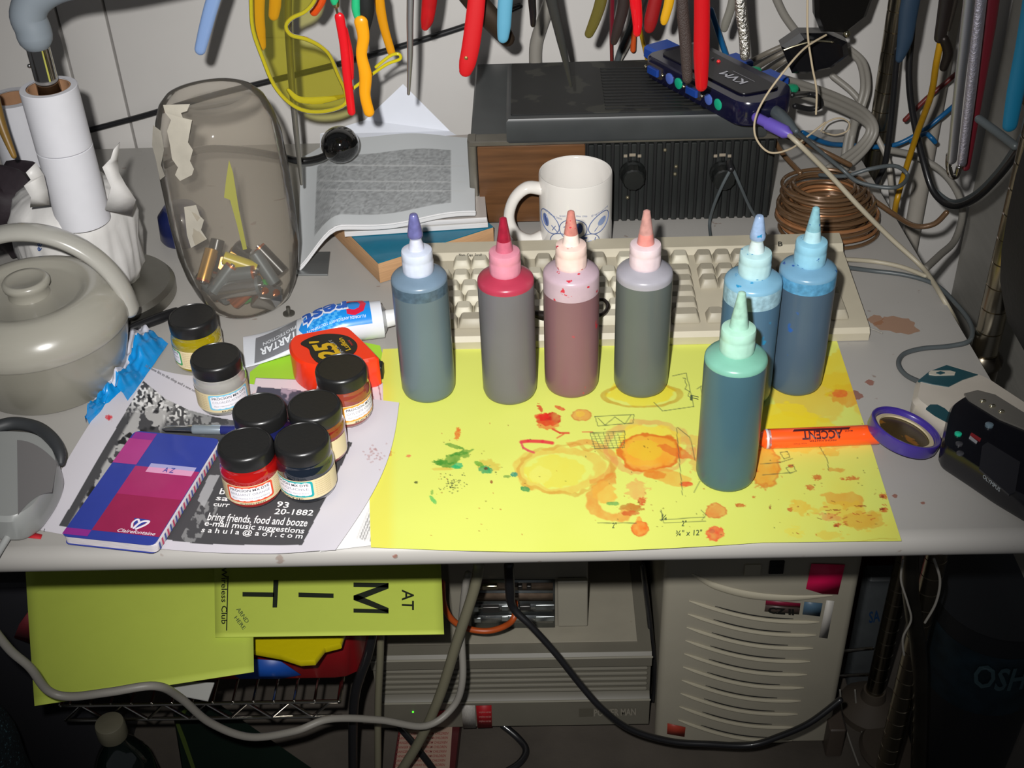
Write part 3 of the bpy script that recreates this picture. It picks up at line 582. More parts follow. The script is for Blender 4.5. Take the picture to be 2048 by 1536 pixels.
def disc(cx, cy, rx, ry, rot=0, mi=1):
    q = [(0, 0)]+[(rx*math.cos(a), ry*math.sin(a)) for a in [2*math.pi*i/20 for i in range(20)]]
    b.add([mg(cx+x*math.cos(rot)-y*math.sin(rot), cy+x*math.sin(rot)+y*math.cos(rot))*1.0+Vector((0, 0, 0)) for x, y in q], [(0, i+1, (i+1) % 20+1) for i in range(20)], mi)
oval(-.030, .050, .0155, .0115, -.5); oval(0, .0465, .0150, .0125); oval(.031, .050, .0155, .0100, .5); oval(-.0125, .027, .015, .0135); oval(.017, .027, .0135, .0130)
oval(-.034, .051, .0035, .0065, .35, .0009); disc(-.034, .051, .0030, .0060, .35); mline([(-.025, .047), (-.018, .042)]); mline([(-.020, .048), (-.024, .042)])
disc(.006, .048, .0042, .0065); mline([(-.010, .049), (-.004, .053)]); mline([(-.008, .054), (-.005, .047)]); disc(.034, .051, .0065, .0042, .45, 2); mline([(.024, .042), (.038, .055)])
disc(-.018, .025, .0065, .0035, -.1, 2); mline([(-.018, .022), (-.008, .024), (.000, .026)], .0009); mline([(-.012, .034), (-.006, .032), (.002, .033)], .0009); disc(.018, .027, .0055, .0050, 0, 2); disc(.012, .036, .0035, .0015); mline([(.012, .019), (.018, .017), (.024, .020)]); mline([(.013, .031), (.014, .034)]); mline([(.024, .031), (.025, .034)])
for st, s0, wd, z0, bend in (('Field Science 2000', -.038, .026, .061, -.004), ('Great Science Idea 1999', -.015, .030, .0605, .0015), ('Engineering', .020, .024, .060, .004), ('a Laboratory', -.022, .018, .0135, -.004), ('for kids of all ages', -.022, .016, .0105, -.004), ('since 1970', .012, .018, .0115, .003)):
    b.text(st, lambda x, y: mg(s0+wd*x, z0+.0022*y+(bend*x if abs(bend) > .002 else .002*math.sin(x*math.pi))))
b.obj('printed_drawing', [mat('blue_ink', '5c6c96', .3), mat('blue_ink2', '43558c', .3), mat('blue_ink3', '8c9cc0', .3)], t)
# ================================================================== highlighter, lid, tape measure, toothpaste
za = DZ+.0098
W8 = W('highlighter', 'orange highlighter marker lying on the yellow sheet beside the purple lid', 'highlighter', P(1620, 880, DZ))
pa, pb = P(1528, 878, za), P(1752, 869, za); lr = lambda t: pa+(pb-pa)*t
b = B(); b.tube([lr(.03), lr(1)], .0088, 24, sm=0); W8.part(b, 'barrel', mat('neon_orange', 'ff5a1c', .25, coat=.4))
b = B(); b.lathe([(.004, 0), (.0080, .0003), (.0088, .002), (.0088, .005)], 24, 0, Matrix.Translation(lr(0)) @ (pb-pa).to_track_quat('Z', 'Y').to_matrix().to_4x4()); W8.part(b, 'end_plug', mat('white_plastic', 'd8ccd0', .35))
b = B(); ax = (pb-pa).normalized(); sd = Vector((0, -1, 0)); sd = (sd-ax*sd.dot(ax)).normalized(); upv = ax.cross(sd)*-1; Lh = (pb-pa).length
def hs(t, a): return lr(t)+(upv*math.sin(a)+sd*math.cos(a))*.0094
# printed upside down as the marker lies
b.text('ACCENT', lambda x, y: hs(.68-.36*x, 1.26-.78*y), 0, .035); b.text('MAJOR', lambda x, y: hs(.77-.07*x, 1.22-.16*y), 0, .01); b.text('HIGHLIGHTER', lambda x, y: hs(.62-.24*x, .40-.18*y), 0, .01)
b.fn(lambda u, v: hs(.24+.50*u+(.02*v), 1.30+.28*v), 4, 4, 0); b.text('NON TOXIC', lambda x, y: hs(.36-.12*x, .14-.12*y), 0)
W8.part(b, 'print', mat('dark_print', '4a1a20', .4), smooth=False)
c = P(1806, 872, DZ+.013); t = thing('jar_lid', 'purple screw lid lying upside down with a brown dye residue, tilted on the highlighter', 'lid', c+Vector((0, 0, .0035)), (math.radians(-5), math.radians(17), 0))
b = B(); b.lathe([(.024, -.006), (.030, -.0055), (.0312, -.0035), (.0312, .0058), (.0303, .0065), (.0280, .006), (.0270, .0045), (.0268, -.001)], 64, cap1=False); b.obj('rim', mat('purple_plastic', '3c2c86', .3, coat=.3), t, ang=50)
b = B(); b.lathe([(.0268, .001), (.0262, .0018), (.0228, .0020), (.0226, .0005)], 64, cap0=False, cap1=False); b.obj('cream_liner', mat('cream_plastic', 'cfc09a', .5, var=.2, scale=60), t)
b = B(); b.lathe([(.0229, .0002), (.012, .0004), (.0005, .0004)], 48); b.obj('dye_residue', mat('brown_residue', '4a3a1c', .25, var=.35, scale=40, spots='8a5a1c', spot_scale=40, spot_lim=.6), t)
hT = .036; zt = DZ+hT
tp = [(586, 669), (640, 659), (694, 649), (728, 680), (760, 714), (740, 718), (722, 722), (690, 730), (640, 733), (608, 727), (588, 715), (578, 700), (577, 682)]
W9 = W('tape_measure', 'bright orange 25 foot tape measure lying flat among the jars', 'tape measure', P(665, 700, DZ))
poly = [P(x, y, zt)[:2] for x, y in tp]; b = B(); b.prism(roundpoly(poly, .008), DZ+.002, zt, .003); W9.part(b, 'case', mat('red_orange_plastic', 'e83410', .35, coat=.2), ang=30)
b = B()
b.prism([P(v.x, v.y, zt)[:2] for v in catmull([(601, 687, 0), (628, 673, 0), (660, 668, 0), (695, 673, 0), (714, 688, 0), (710, 705, 0), (690, 718, 0), (660, 729, 0), (636, 726, 0), (622, 712, 0), (617, 698, 0)], 4, True)], zt-.001, zt+.0006, .0002, 0)
zq = zt+.0009
def aff(st, o, ex, ey, m, bold): b.text(st, lambda x, y: P(o[0]+ex[0]*x+ey[0]*y, o[1]+ex[1]*x+ey[1]*y, zq), m, bold)
aff('25', (684, 714), (-18, -30), (-42, 5), 1, .04)
aff("'", (664, 683), (-1, -4), (-42, 4), 1, .04)
aff('Lufkin', (702, 699), (-18, -24), (-10, 3), 1, .02); aff('1IN X 25FT', (689, 706), (-27, -27), (-5, 2), 3, .01); aff('MADE', (707, 690), (-8, -10), (-4, 1), 2, .01)
W9.part(b, 'label', [mat('black_label', '1c1c1a', .35), mat('yellow_print', 'c8a018', .4), mat('red_print', 'b8302c', .4), mat('grey_print', '9a9a9a', .4)], smooth=False)
b = B(); b.rbox(tuple(P(762, 740, DZ+.012)), (.004, .012, .014), .001, .001); W9.part(b, 'tape_hook', mat('black_rubber', '161616', .5))
# toothpaste tube
L0, L1 = P(487, 702, DZ+.004), P(772, 640, DZ+.018); L0.z = DZ+.004; L1.z = DZ+.0185
axv = (L1-L0); la = axv.length; axv.normalize(); sdv = Vector((axv.y, -axv.x, 0)).normalized(); upn = Vector((0, 0, 1))
def tw(t): return .0275*(1-t)+.0190*t
def th(t): return .0016+.0168*sstep(0, .75, t)
def ts(t, a, off=0):
    c = L0+(L1-L0)*t; c.z = DZ+.0012+th(t)+.002*math.sin(t*math.pi); w_ = tw(t)
    return c+sdv*(w_+off)*math.cos(a)+upn*(th(t)+off)*math.sin(a)
W10 = W('toothpaste_tube', 'white and blue toothpaste tube lying behind the tape measure', 'toothpaste', P(630, 670, DZ))
b = B(); b.loft([[ts(t, a) for a in [2*math.pi*i/36 for i in range(36)]] for t in [i/40 for i in range(40)]]+[[ts(.975, a, -.002) for a in [2*math.pi*i/36 for i in range(36)]], [ts(1.0, a, -.008) for a in [2*math.pi*i/36 for i in range(36)]]]); W10.part(b, 'tube', mat('tube_white', 'd8dce4', .22, coat=.5))
b = B(); T = Matrix.Translation(L0+(L1-L0)*1.0+Vector((0, 0, .0008))) @ axv.to_track_quat('Z', 'Y').to_matrix().to_4x4(); b.lathe([(.0085, -.002), (.0088, 0), (.0078, .016), (.0070, .017)], 28, 0, T, fn=lambda a, r, z: r*(1+.02*(math.sin(a*20) > 0))); W10.part(b, 'cap', mat('cap_white', 'dfe0e0', .35))
b = B()
AL, AH = .42, 2.25                                                     # angular limits of the print on the upper side
b.fn(lambda u, v: ts(.09+.30*u-.02*(1-v), AL+(AH-AL)*v, .0003), 16, 20, 1)
def bs(u, v): t0 = .40+.085*abs(2*v-1) if v is not None else 0; return ts((.395+.07*abs(2*v-.9))*(1-u)+.90*u, AL+.02+(AH-AL)*v, .0005)
b.fn(bs, 24, 24, lambda u, v: 3 if .12 < u < .58 and v < .6 and (int(u*30+v*9) % 2) else 2)
def tt(st, t0, t1, a0, a1, m, bold, off=.0014, sh=0): b.text(st, lambda x, y: ts(t0+(t1-t0)*x, a0+(a1-a0)*y, off), m, bold, sh)
tt('C', .875, .735, 2.12, 1.02, 4, .05); tt('rest', .752, .425, 2.04, 1.08, 0, .07, .0016); tt('rest', .745, .43, 2.0, 1.12, 5, .03, .0024)
tt('TARTAR', .38, .115, 1.30, .88, 0, .03); tt('PROTECTION', .38, .14, 1.62, 1.42, 0, .01); tt('FLUORIDE ANTICAVITY TOOTHPASTE', .86, .45, .92, .78, 0, .0)
W10.part(b, 'print', [mat('print_white', 'e8ecf2', .3), mat('print_grey', '77797e', .35), mat('print_blue', '1c86d8', .25), mat('print_sky', '48a8e8', .25), mat('print_red', 'd02040', .25), mat('print_deep', '1c58b8', .25)], ang=60)
def pt(q):
    px, py, d = q
    return P(px, py, d) if isinstance(d, float) and d < .5+0 else PY(px, py, d)
def pz(*qs): return [P(x, y, z) for x, y, z in qs]                    # points at heights
def py_(*qs): return [PY(x, y, d) for x, y, d in qs]                  # points at depths
def cable(name, lab, cat, pts, r, m, group=None, sides=10): 
    b = B(); b.tube(pts, r, sides, 0, sm=8); return b.obj(name, m, label=lab, cat=cat, group=group)
# ================================================================== keyboard
W11 = W('keyboard', 'beige computer keyboard behind the row of squeeze bottles', 'keyboard', (.086, 1.08, DZ)); X0, X1, Y0, Y1 = -.134, .319, 1.003, 1.163
m_kb = mat('beige_plastic', 'b9b19c', .45, var=.10, scale=25); m_key = mat('key_light', 'c4beaa', .5, var=.08, scale=60); m_key2 = mat('key_grey', 'a39c8a', .5, var=.08, scale=60)
b = B(); sp = [(Y0, .001), (Y0-.001, .010), (Y0+.003, .0145), (Y0+.012, .0155), (Y1-.028, .0235), (Y1-.022, .0300), (Y1-.003, .0315), (Y1, .028), (Y1, .001)]
b.loft([[(x, y, DZ+z) for y, z in sp] for x in (X0, X0+.002)]+[[(x, y+(0 if k else 0), DZ+z) for y, z in sp] for k, x in enumerate((X1-.002, X1))]); W11.part(b, 'case', m_kb, ang=25)
def kz(y): return DZ+.0150+(y-Y0)*.056
U = .01905; kx = X0+.005; ky = Y0+.0135
def key(x, y, wd, m, hgt=.0085, dp=1):
    b = B(); w2 = wd*U-.0008; d2 = dp*U-.0008; cx = x+wd*U/2; cy = y+dp*U/2; z = kz(cy)
    lp = lambda a, c, h, o: [(cx+p, cy+q+o, z+h) for p, q in rrect(a, c, .002, 2)]
    b.loft([lp(w2, d2, 0, 0), lp(w2, d2, .0015, 0), lp(w2-.0055, d2-.0055, hgt-.0006, .0012), lp(w2-.0065, d2-.0065, hgt, .0012)]); W11.part(b, 'key', m)
rows = [(0, [(0, 1.5, 2), (1.5, 1, 2), (2.5, 1.5, 2), (4, 7, 1), (11, 1.5, 2), (12.5, 1, 2), (13.5, 1.5, 2)]), (1, [(0, 2.25, 2)]+[(2.25+i, 1, 1) for i in range(10)]+[(12.25, 2.75, 2)]), (2, [(0, 1.75, 2)]+[(1.75+i, 1, 1) for i in range(11)]+[(12.75, 2.25, 2)]),
        (3, [(0, 1.5, 2)]+[(1.5+i, 1, 1) for i in range(12)]+[(13.5, 1.5, 2)]), (4, [(i, 1, 1) for i in range(13)]+[(13, 2, 2)]), (5.35, [(0, 1, 2)]+[(2+i, 1, 1) for i in range(4)]+[(6.5+i, 1, 2) for i in range(4)]+[(11+i, 1, 1) for i in range(4)])]
NX = 15.3; PX_ = 18.6
for rr_, ks in rows:
    for x, wd, t in ks: key(kx+x*U, ky+rr_*U, wd, m_key if t == 1 else m_key2)
for i in range(3):
    for rr_ in (3, 4, 5.35): key(kx+(NX+i)*U, ky+rr_*U, 1, m_key2)
    key(kx+(NX+i)*U, ky, 1, m_key2)
key(kx+(NX+1)*U, ky+U, 1, m_key2)
b = B(); b.text('B', lambda x, y: P(1556+9*x, 492-9*y, DZ+.0325), 0, .02); W11.part(b, 'handwritten_mark', mat('dark_print2', '3a3a34', .5), smooth=False); b = B(); b.text('Num  Caps  Scroll', lambda x, y: P(918+45*x, 512-5*y, DZ+.0325)); W11.part(b, 'lettering', mat('dark_print2', '3a3a34', .5), smooth=False)
for i in range(3):
    for j in range(3):
        key(kx+(PX_+i)*U, ky+(j+1)*U, 1, m_key)
for i in range(4): key(kx+(PX_+i)*U, ky+4*U, 1, m_key2)
key(kx+(PX_+3)*U, ky+2*U, 1, m_key2, dp=2); key(kx+(PX_+3)*U, ky, 1, m_key2, dp=2)
# ================================================================== radio
RX0, RX1, RY, RZ = -.073, .262, 1.252, DZ+.104
W12 = W('radio_receiver', 'old black and wood panelled radio receiver behind the mug', 'radio', (.095, 1.35, DZ))
m_rad = mat('dark_grey_metal', '4b4e4e', .45, var=.15, scale=30); m_blk = mat('black_case', '1d1f1f', .45, var=.3, scale=25, bump=.05)
b = B(); b.rbox(((RX0+RX1)/2, RY+.112, DZ+.054), (RX1-RX0, .215, .100), .003, .002); W12.part(b, 'cabinet', m_rad)
b = B(); b.rbox((RX0+.002, RY+.005, DZ+.054), (.010, .020, .106), .002, .001); b.rbox(((RX0+RX1)/2-.0, RY+.004, DZ+.1035), (RX1-RX0+.004, .020, .006), .002, .001); W12.part(b, 'silver_trim', mat('aluminium_trim', '8a867c', .35, .8, var=.2, scale=40))
x0 = RX0+.0075; x1 = PY(1170, 330, RY).x; b = B(); b.rbox(((x0+x1)/2, RY-.001, DZ+.053), (x1-x0, .010, .094), .001, .001)
W12.part(b, 'wood_panel', mat('walnut_veneer', '6e4a2c', .4, var=.5, scale=30, stretch=(.35, 1, 4)))
b = B(); b.rbox(((x1+RX1)/2, RY+.002, DZ+.052), (RX1-x1-.002, .008, .096), .001, .001); n = 22; pw = (RX1-x1-.004)/n
W12.part(b, 'front_grille_back', mat('deep_black', '0c0d0d', .6))
for i in range(n):
    b = B(); b.rbox((x1+.002+pw*(i+.5), RY-.003, DZ+.052), (pw*.66, .008, .094), .0008, .0008); W12.part(b, 'grille_rib', mat('black_rib', '1d201f', .5, var=.3, scale=30))
for px in (1265, 1445):
    c = PY(px, 345, RY-.008); T = Matrix.Translation(c) @ Matrix.Rotation(math.pi/2, 4, 'X'); b = B(); b.lathe([(.0145, 0), (.0145, .004), (.0125, .006), (.0120, .018), (.0105, .0195), (.001, .0195)], 32, 0, T, fn=lambda a, r, z: r*(1+.05*(math.sin(a*12) > 0)*(z > .005))); k = W12.part(b, 'knob', mat('black_knob', '161817', .4))
    for s in (-1, 0, 1):
        b = B(); q = PY(px+s*14, 312 if s else 310, RY-.0075); b.rbox(tuple(q), (.004 if s else .007, .001, .0035), .0003, .0003); W12.part(b, 'dial_mark', mat('dial_mark', '8a8070', .5))
for px, py in ((1352, 333), (1350, 348), (1255, 395), (1330, 300)):
    b = B(); q = PY(px, py, RY-.0085); b.ball(q, .0022, 0, 8); W12.part(b, 'switch_button', mat('dull_brass', '77705c', .4, .6))
TZ = DZ+.132; q0 = P(1012, 240, TZ); q1 = P(1530, 262, TZ)
b = B(); b.prism([(q0.x, q0.y), (RX1-.014, q0.y-.002), (RX1-.014, 1.40), (q0.x, 1.40)], DZ+.104, TZ, .003); W12.part(b, 'raised_top', mat('charcoal_top', '3a3d3e', .4, var=.2, scale=30))
b = B(); b.rbox(((q0.x+RX1-.014)/2, (q0.y+1.40)/2+.004, TZ+.0004), (RX1-.014-q0.x-.010, 1.40-q0.y-.014, .0014), .002, .0004)
W12.part(b, 'dusty_top_plate', mat('dusty_black', '161716', .55, var=.45, scale=22, spots='2e2e28', spot_scale=30, spot_lim=.58))
for i in range(14):
    b = B(); y = q0.y+.020+i*.0085; b.rbox((.140, y, TZ+.0014), (.130, .0030, .0014), .0008, .0005); W12.part(b, 'vent_slat', mat('slat_black', '0e0f0f', .5))
# ================================================================== switch box on the radio
kA, kB = P(1291, 156, TZ), P(1478, 256, TZ); kx_ = (kB-kA).normalized(); ang = math.atan2(kx_.y, kx_.x); kl = (kB-kA).length; kw = .072
t = thing('kvm_switch', 'dark blue translucent switch box on top of the radio', 'switch box', (kA.x, kA.y, TZ+.0022), (0, 0, ang))
b = B(); b.prism(roundpoly([(-.004, 0), (kl, -.002), (kl+.014, .016), (kl+.012, kw-.014), (kl-.004, kw), (0, kw)], .012), 0, .026, .003); b.obj('case', mat('dark_blue_plastic', '131330', .18, coat=.5, var=.2, scale=40), t, ang=30)
b = B(); b.prism(roundpoly([(.010, .012), (kl-.012, .012), (kl-.002, kw-.016), (.010, kw-.010)], .008), .0262, .0280, .0006); b.obj('top_panel', mat('black_panel', '15141c', .3), t)
b = B(); b.text('KVM', lambda x, y: Vector((kl*.80-.036*x, kw*.52-.011*y, .0284)), 0, .02)
b.text('——', lambda x, y: Vector((kl*.60+.036*x, kw*.58+.004*y, .0284)), 0); b.obj('lettering', mat('white_print2', 'c8c8d0', .5), t, smooth=False)
b = B(); b.ball((kl*.42, kw*.66, .0282), .0022, 0, 8); b.obj('status_light', mat('red_led', 'c02828', .3, emit=.6), t)
b = B(); b.ball((kl*.36, kw*.66, .0282), .0018, 0, 8); b.obj('indicator', mat('white_print2', 'c8c8d0'), t)
def port(x, kind, yy=-.0015):
    b = B()
    if kind == 'v':
        b.prism([(x-.013, 0), (x+.013, 0), (x+.013, -.002), (x-.013, -.002)], .006, .019, .0006); o = b.obj('video_port', mat('steel_port', '9a8c80', .3, .9), t)
        b = B(); b.rbox((x, yy-.002, .0125), (.019, .004, .0085), .0015, .0006); b.obj('socket', mat('port_blue', '1a3f90', .4), o)
        for s in (-1, 1): b = B(); b.ball((x+s*.0155, -.002, .0125), .0022, 0, 8); b.obj('screw_post', mat('bright_steel', 'd8d0b0', .15, 1.0), o)
    else:
        T = Matrix.Translation((x, .001, .0125)) @ Matrix.Rotation(math.pi/2, 4, 'X'); b = B(); b.lathe([(.0062, 0), (.0062, .003), (.0048, .0036), (.001, .0036)], 20, 0, T); b.obj('round_port', mat('port_'+kind, kind, .35), t)
for x, k in ((.018, 'v'), (.045, '5068b8'), (.061, '18a880'), (.087, 'v'), (.113, '5068b8'), (.129, '18a880')): port(x, k)
b = B(); b.tube([(-.002, .030, .015), (-.016, .032, .015)], .012, 10, sm=0, flat=((0, 0, 1), .55)); b.rbox((-.014, .036, .015), (.034, .036, .016), .004, .003); bp = b.obj('video_plug', mat('plug_blue', '1f4aa4', .4), t)
for x in (.060, .118): b = B(); b.rbox((x, kw+.010, .014), (.032, .024, .014), .003, .002); b.obj('video_plug', MATS['plug_blue'], t)
for x, m in ((.086, '1c8c64'), (.146, '1c8c64')):
    b = B(); b.lathe([(.0055, 0), (.0065, .004), (.0065, .018), (.0042, .024)], 16, 0, Matrix.Translation((x, kw-.004, .013)) @ Matrix.Rotation(-math.pi/2, 4, 'X')); b.obj('round_plug', mat('plug_green', '1c8c64', .4), t)
e0, e1 = P(1513, 235, TZ+.014), P(1578, 268, TZ+.010); b = B(); b.tube([e0, e0.lerp(e1, .35), e0.lerp(e1, .36), e0.lerp(e1, .9), e1], [.0055, .0055, .0068, .0068, .0040], 16, sm=0)
b.v = [tuple(t.matrix_basis.inverted() @ Vector(v)) for v in b.v]; b.obj('keyboard_plug', mat('plug_violet', '6452b0', .4), t)
e0, e1 = P(1545, 218, TZ+.014), P(1592, 262, TZ+.012); b = B(); b.tube([e0, e0.lerp(e1, .3), e0.lerp(e1, .7), e1], [.006, .0072, .006, .003], 16, sm=0)
b.v = [tuple(t.matrix_basis.inverted() @ Vector(v)) for v in b.v]; b.obj('keyboard_plug', mat('plug_grey', '4c5458', .4), t, label='grey plug')
# ================================================================== books and papers at the back left
TB = [P(756, 526, DZ+.026), P(1000, 449, DZ+.026)]; d = (TB[1]-TB[0]).normalized(); nn = Vector((-d.y, d.x, 0)); q = [TB[0], TB[0]+d*.140, TB[0]+d*.140+nn*.125, TB[0]+nn*.125]
W13 = W('paperback_book', 'thick teal-covered book with tan page edges lying behind the leftmost bottle', 'book', (-.14, 1.2, DZ))
b = B(); b.prism([(v.x, v.y) for v in q], DZ+.001, DZ+.0248, .0004); W13.part(b, 'page_block', mat('tan_pages', 'c0966c', .8, var=.2, scale=200, stretch=(.2, .2, 4)))
b = B(); b.prism([(v.x, v.y) for v in q], DZ+.025, DZ+.0262, .0002); W13.part(b, 'cover', mat('teal_cover', '11708c', .45, var=.12, scale=60, coat=.2))
for k, (z, lab, px, m, sh) in enumerate(((DZ+.0268, 'lower of two white booklets stacked on the teal book', (690, 474, 976, 455), 'booklet_white', 0), (DZ+.0335, 'upper white booklet tucked directly under the newspaper', (662, 462, 974, 444), 'booklet_grey', .004))):
    a, c2 = P(px[0], px[1], z), P(px[2], px[3], z); d = (c2-a).normalized(); nn = Vector((-d.y, d.x, 0)); q = [a, c2, c2+nn*.21, a+nn*.21]
    W14 = W('booklet', lab, 'booklet', (a+c2)/2+nn*.1); b = B(); b.prism([(v.x, v.y) for v in q], z, z+.0055, .0004); W14.part(b, 'page_block', mat('white_pages', 'd2d0d0', .7, var=.15, scale=300, stretch=(.1, .1, 5)))
    b = B(); b.prism([(v.x, v.y) for v in q], z+.0056, z+.0062); W14.part(b, 'cover', mat(m, 'c6c4c0' if k == 0 else 'b4aca6', .4))
NA = [P(583, 460, DZ+.052), P(950, 420, DZ+.052), P(948, 268, DZ+.052), P(596, 268, DZ+.052)]
def nw(u, v, off=0):
    p_ = (NA[0]*(1-u)+NA[1]*u)*(1-v)+(NA[3]*(1-u)+NA[2]*u)*v
    p_.z = DZ+.052-.048*sstep(.27, -.05, u)*(1-.3*v)+.003*math.sin(u*9+v*2)-.002+off; return p_
nu, nv = 110, 100; b = B(); b.fn(lambda u, v: nw(u, v), nu, nv); p = Paint(np.array([tuple(v) for v in b.v]), 'd2d6d8')
U_, V_ = np.meshgrid(np.linspace(0, 1, nu+1), np.linspace(0, 1, nv+1)); U_ = U_.ravel(); V_ = V_.ravel()
blk = ((U_ > .10) & (U_ < .87) & (V_ > .10) & (V_ < .80)).astype(float); p.mix(blk*(.35+.5*vnoise(p.X*.6, p.Y, 2.2, 91)), '77797a')
for yy in (330, 362, 380): p.line([(640, yy), (930, yy+2)], 1.5, 'd0d2d2', .7)
W15 = W('newspaper', 'folded grey newspaper section curling over the booklets', 'newspaper', nw(.5, .5, -.046)); W15.part(b, 'top_page', mat('newsprint', 'ffffff', .8, vcol=True), cols=p.c)
b = B()
for k in range(5): b.tube([nw(u/20, .001+.004*k, -.0012*(k+1)) for u in range(21)], .0009, 6, 0, sm=0)
b.fn(lambda u, v: nw(u, .0 + .0*v, -.006*v), 30, 1); b.fn(lambda u, v: nw(.999, u, -.006*v), 20, 1); b.fn(lambda u, v: nw(u*1.0, v, -.0065), 30, 20); W15.part(b, 'inner_pages', mat('page_white', 'cfcfd0', .7))
q = py_((806, 168, 1.483), (900, 262, 1.46), (960, 300, 1.42), (960, 330, 1.38), (640, 330, 1.38), (640, 268, 1.45), (730, 240, 1.47)); b = B(); b.poly(q)
b.obj('paper_sheet', pap('bluish_paper', 'e4e8f2'), label='pale bluish white sheet leaning up against the wall behind the newspaper', cat='paper', smooth=False)
b = B(); b.prism([P(x, y)[:2] for x, y in ((578, 507), (661, 506), (656, 552), (580, 552))], DZ, DZ+.002, .0005); b.obj('metal_plate', mat('sheet_metal', '8d9090', .35, .7, var=.2, scale=30), label='small rectangular metal plate lying right of the battery jar', cat='plate')
# black ball on a curved rod
W16 = W('ball_stand', 'glossy black ball on a curved black rod behind the battery jar', 'stand', P(600, 330, DZ))
b = B(); b.ball(PY(680, 289, 1.30), .0218, 0, 20, (1, 1, .95)); W16.part(b, 'ball', mat('gloss_black', '0b0b0b', .07, coat=1))
b = B(); b.tube(py_((672, 298, 1.30), (640, 316, 1.30), (600, 322, 1.30), (555, 312, 1.29), (480, 300, 1.27), (400, 300, 1.25), (330, 330, 1.23)), .0042, 12); W16.part(b, 'rod', mat('satin_black', '121212', .3))
c = P(305, 385, DZ); b = B(); b.lathe([(.026, 0), (.028, .004), (.026, .03), (.018, .040), (.004, .043)], 32, 0, Matrix.Translation(PY(352, 385, 1.24).xy.to_3d()+Vector((0, 0, DZ)))); W16.part(b, 'base', mat('navy_base', '18204a', .3, coat=.3))
# ================================================================== lamp post with paper rolls and the wrapped pack
LX, LY = -.450, 1.085
W17 = W('desk_lamp', 'desk lamp post with bent grey neck and chrome sleeve, its paper rolls stacked on it', 'lamp', (LX, LY, DZ))
W17.o['label'] = 'lamp post with bent grey neck, chrome sleeve and round steel base'
b = B(); b.lathe([(.066, 0), (.070, .003), (.070, .014), (.066, .019), (.020, .021), (.012, .03)], 56, 0, Matrix.Translation((LX-.006, LY+.027, DZ))); W17.part(b, 'base', mat('brushed_steel', 'a8a69e', .42, 1.0, var=.2, scale=15, stretch=(1, 1, 6)))
b = B(); b.lathe([(.0105, DZ+.02), (.0105, 1.05), (.0108, 1.052)], 28, 0, Matrix.Translation((LX, LY, 0))); W17.part(b, 'post', mat('chrome', 'b8b4ae', .10, 1.0))
b = B(); b.tube([(LX, LY, 1.0485), (LX, LY, 1.056), (LX-.001, LY, 1.068), (LX+.010, LY+.002, 1.083), (LX+.036, LY+.004, 1.094), (LX+.09, LY+.004, 1.100), (LX+.2, LY, 1.12)], .0158, 22); W17.part(b, 'neck', mat('grey_rubber', '7f8890', .5))
b = B(); b.ball((LX-.0105, LY-.004, 1.022), .002, 0, 8); W17.part(b, 'set_screw', MATS['chrome'])
def roll(lab, x, y, z0, h, r, ri):
    W_2 = W('paper_roll', lab, 'paper roll', (x, y, z0)); b = B(); b.lathe([(ri+.0008, 0), (r-.0006, 0), (r, .0006), (r, h-.0006), (r-.0006, h), (ri+.0008, h)], 56, 0, Matrix.Translation((x, y, z0)), cap0=False, cap1=False)
    W_2.part(b, 'paper_winding', mat('roll_paper', 'cfcfd4', .75, var=.04, scale=60), ang=30); b = B(); b.loft([[(x+r2*math.cos(a), y+r2*math.sin(a), z) for a in [2*math.pi*i/40 for i in range(40)]] for r2, z in ((ri-.0012, z0+h-.0006), (ri+.0006, z0+h-.0006), (ri+.0006, z0+.0006), (ri-.0012, z0+.0006))], closed=True)
    W_2.part(b, 'cardboard_core', mat('cardboard', 'a07858', .8, var=.15, scale=80)); return W_2
roll('upper narrow white paper roll with brown core around the lamp post', LX, LY, DZ+.190, .060, .0262, .0195); roll('lower narrow white paper roll around the lamp post, above the wrapped pack', LX, LY, DZ+.110, .0795, .0262, .0195)
c = PY(70, 240, 1.30); roll('white paper roll standing behind the lamp post rolls', c.x-.005, 1.27, c.z-.06, .10, .030, .02)
c0 = PY(70, 240, 1.30)
b = B(); b.rbox((c0.x-.01, 1.28, (DZ+c0.z-.06)/2), (.09, .09, c0.z-.06-DZ-.001), .006, .003); b.obj('storage_box', mat('dark_box', '2a2226', .5), label='dark box standing against the wall under the rear paper roll', cat='box')
rn = random.Random(11); ph = [rn.uniform(0, 6.28) for _ in range(12)]
def cr(a, r, z): return r*(1+.035*math.sin(3*a+ph[0]+z*40)+.03*math.sin(7*a+ph[1]-z*90)+.018*math.sin(15*a+ph[2]+z*130)+.012*math.sin(27*a+z*200+ph[3]))
PXc, PYc = LX-.026, LY+.036
W18 = W('wrapped_roll_pack', 'crumpled white wrapped pack of paper rolls around the lamp post', 'package', (PXc, PYc, DZ+.02)); b = B()
b.lathe([(.030, .0205), (.052, .0215), (.0605, .035), (.0625, .065), (.0620, .095), (.060, .110), (.054, .120), (.043, .127), (.032, .130), (.027, .134)], 120, 0, Matrix.Translation((PXc, PYc, DZ)), fn=cr, cap1=False)
W18.part(b, 'wrapper', mat('crinkled_wrap', 'cdcbc8', .45, bump=.6, bscale=26, var=.05, scale=25), ang=70)
b = B(); q = py_((222, 375, 1.05), (205, 335, 1.05), (222, 318, 1.05), (228, 300, 1.05), (240, 285, 1.06), (236, 320, 1.06), (238, 345, 1.06), (252, 370, 1.06), (272, 400, 1.07), (262, 430, 1.07), (210, 420, 1.06)); b.poly(q); W18.part(b, 'torn_flap', MATS['crinkled_wrap'], solid=.0006)
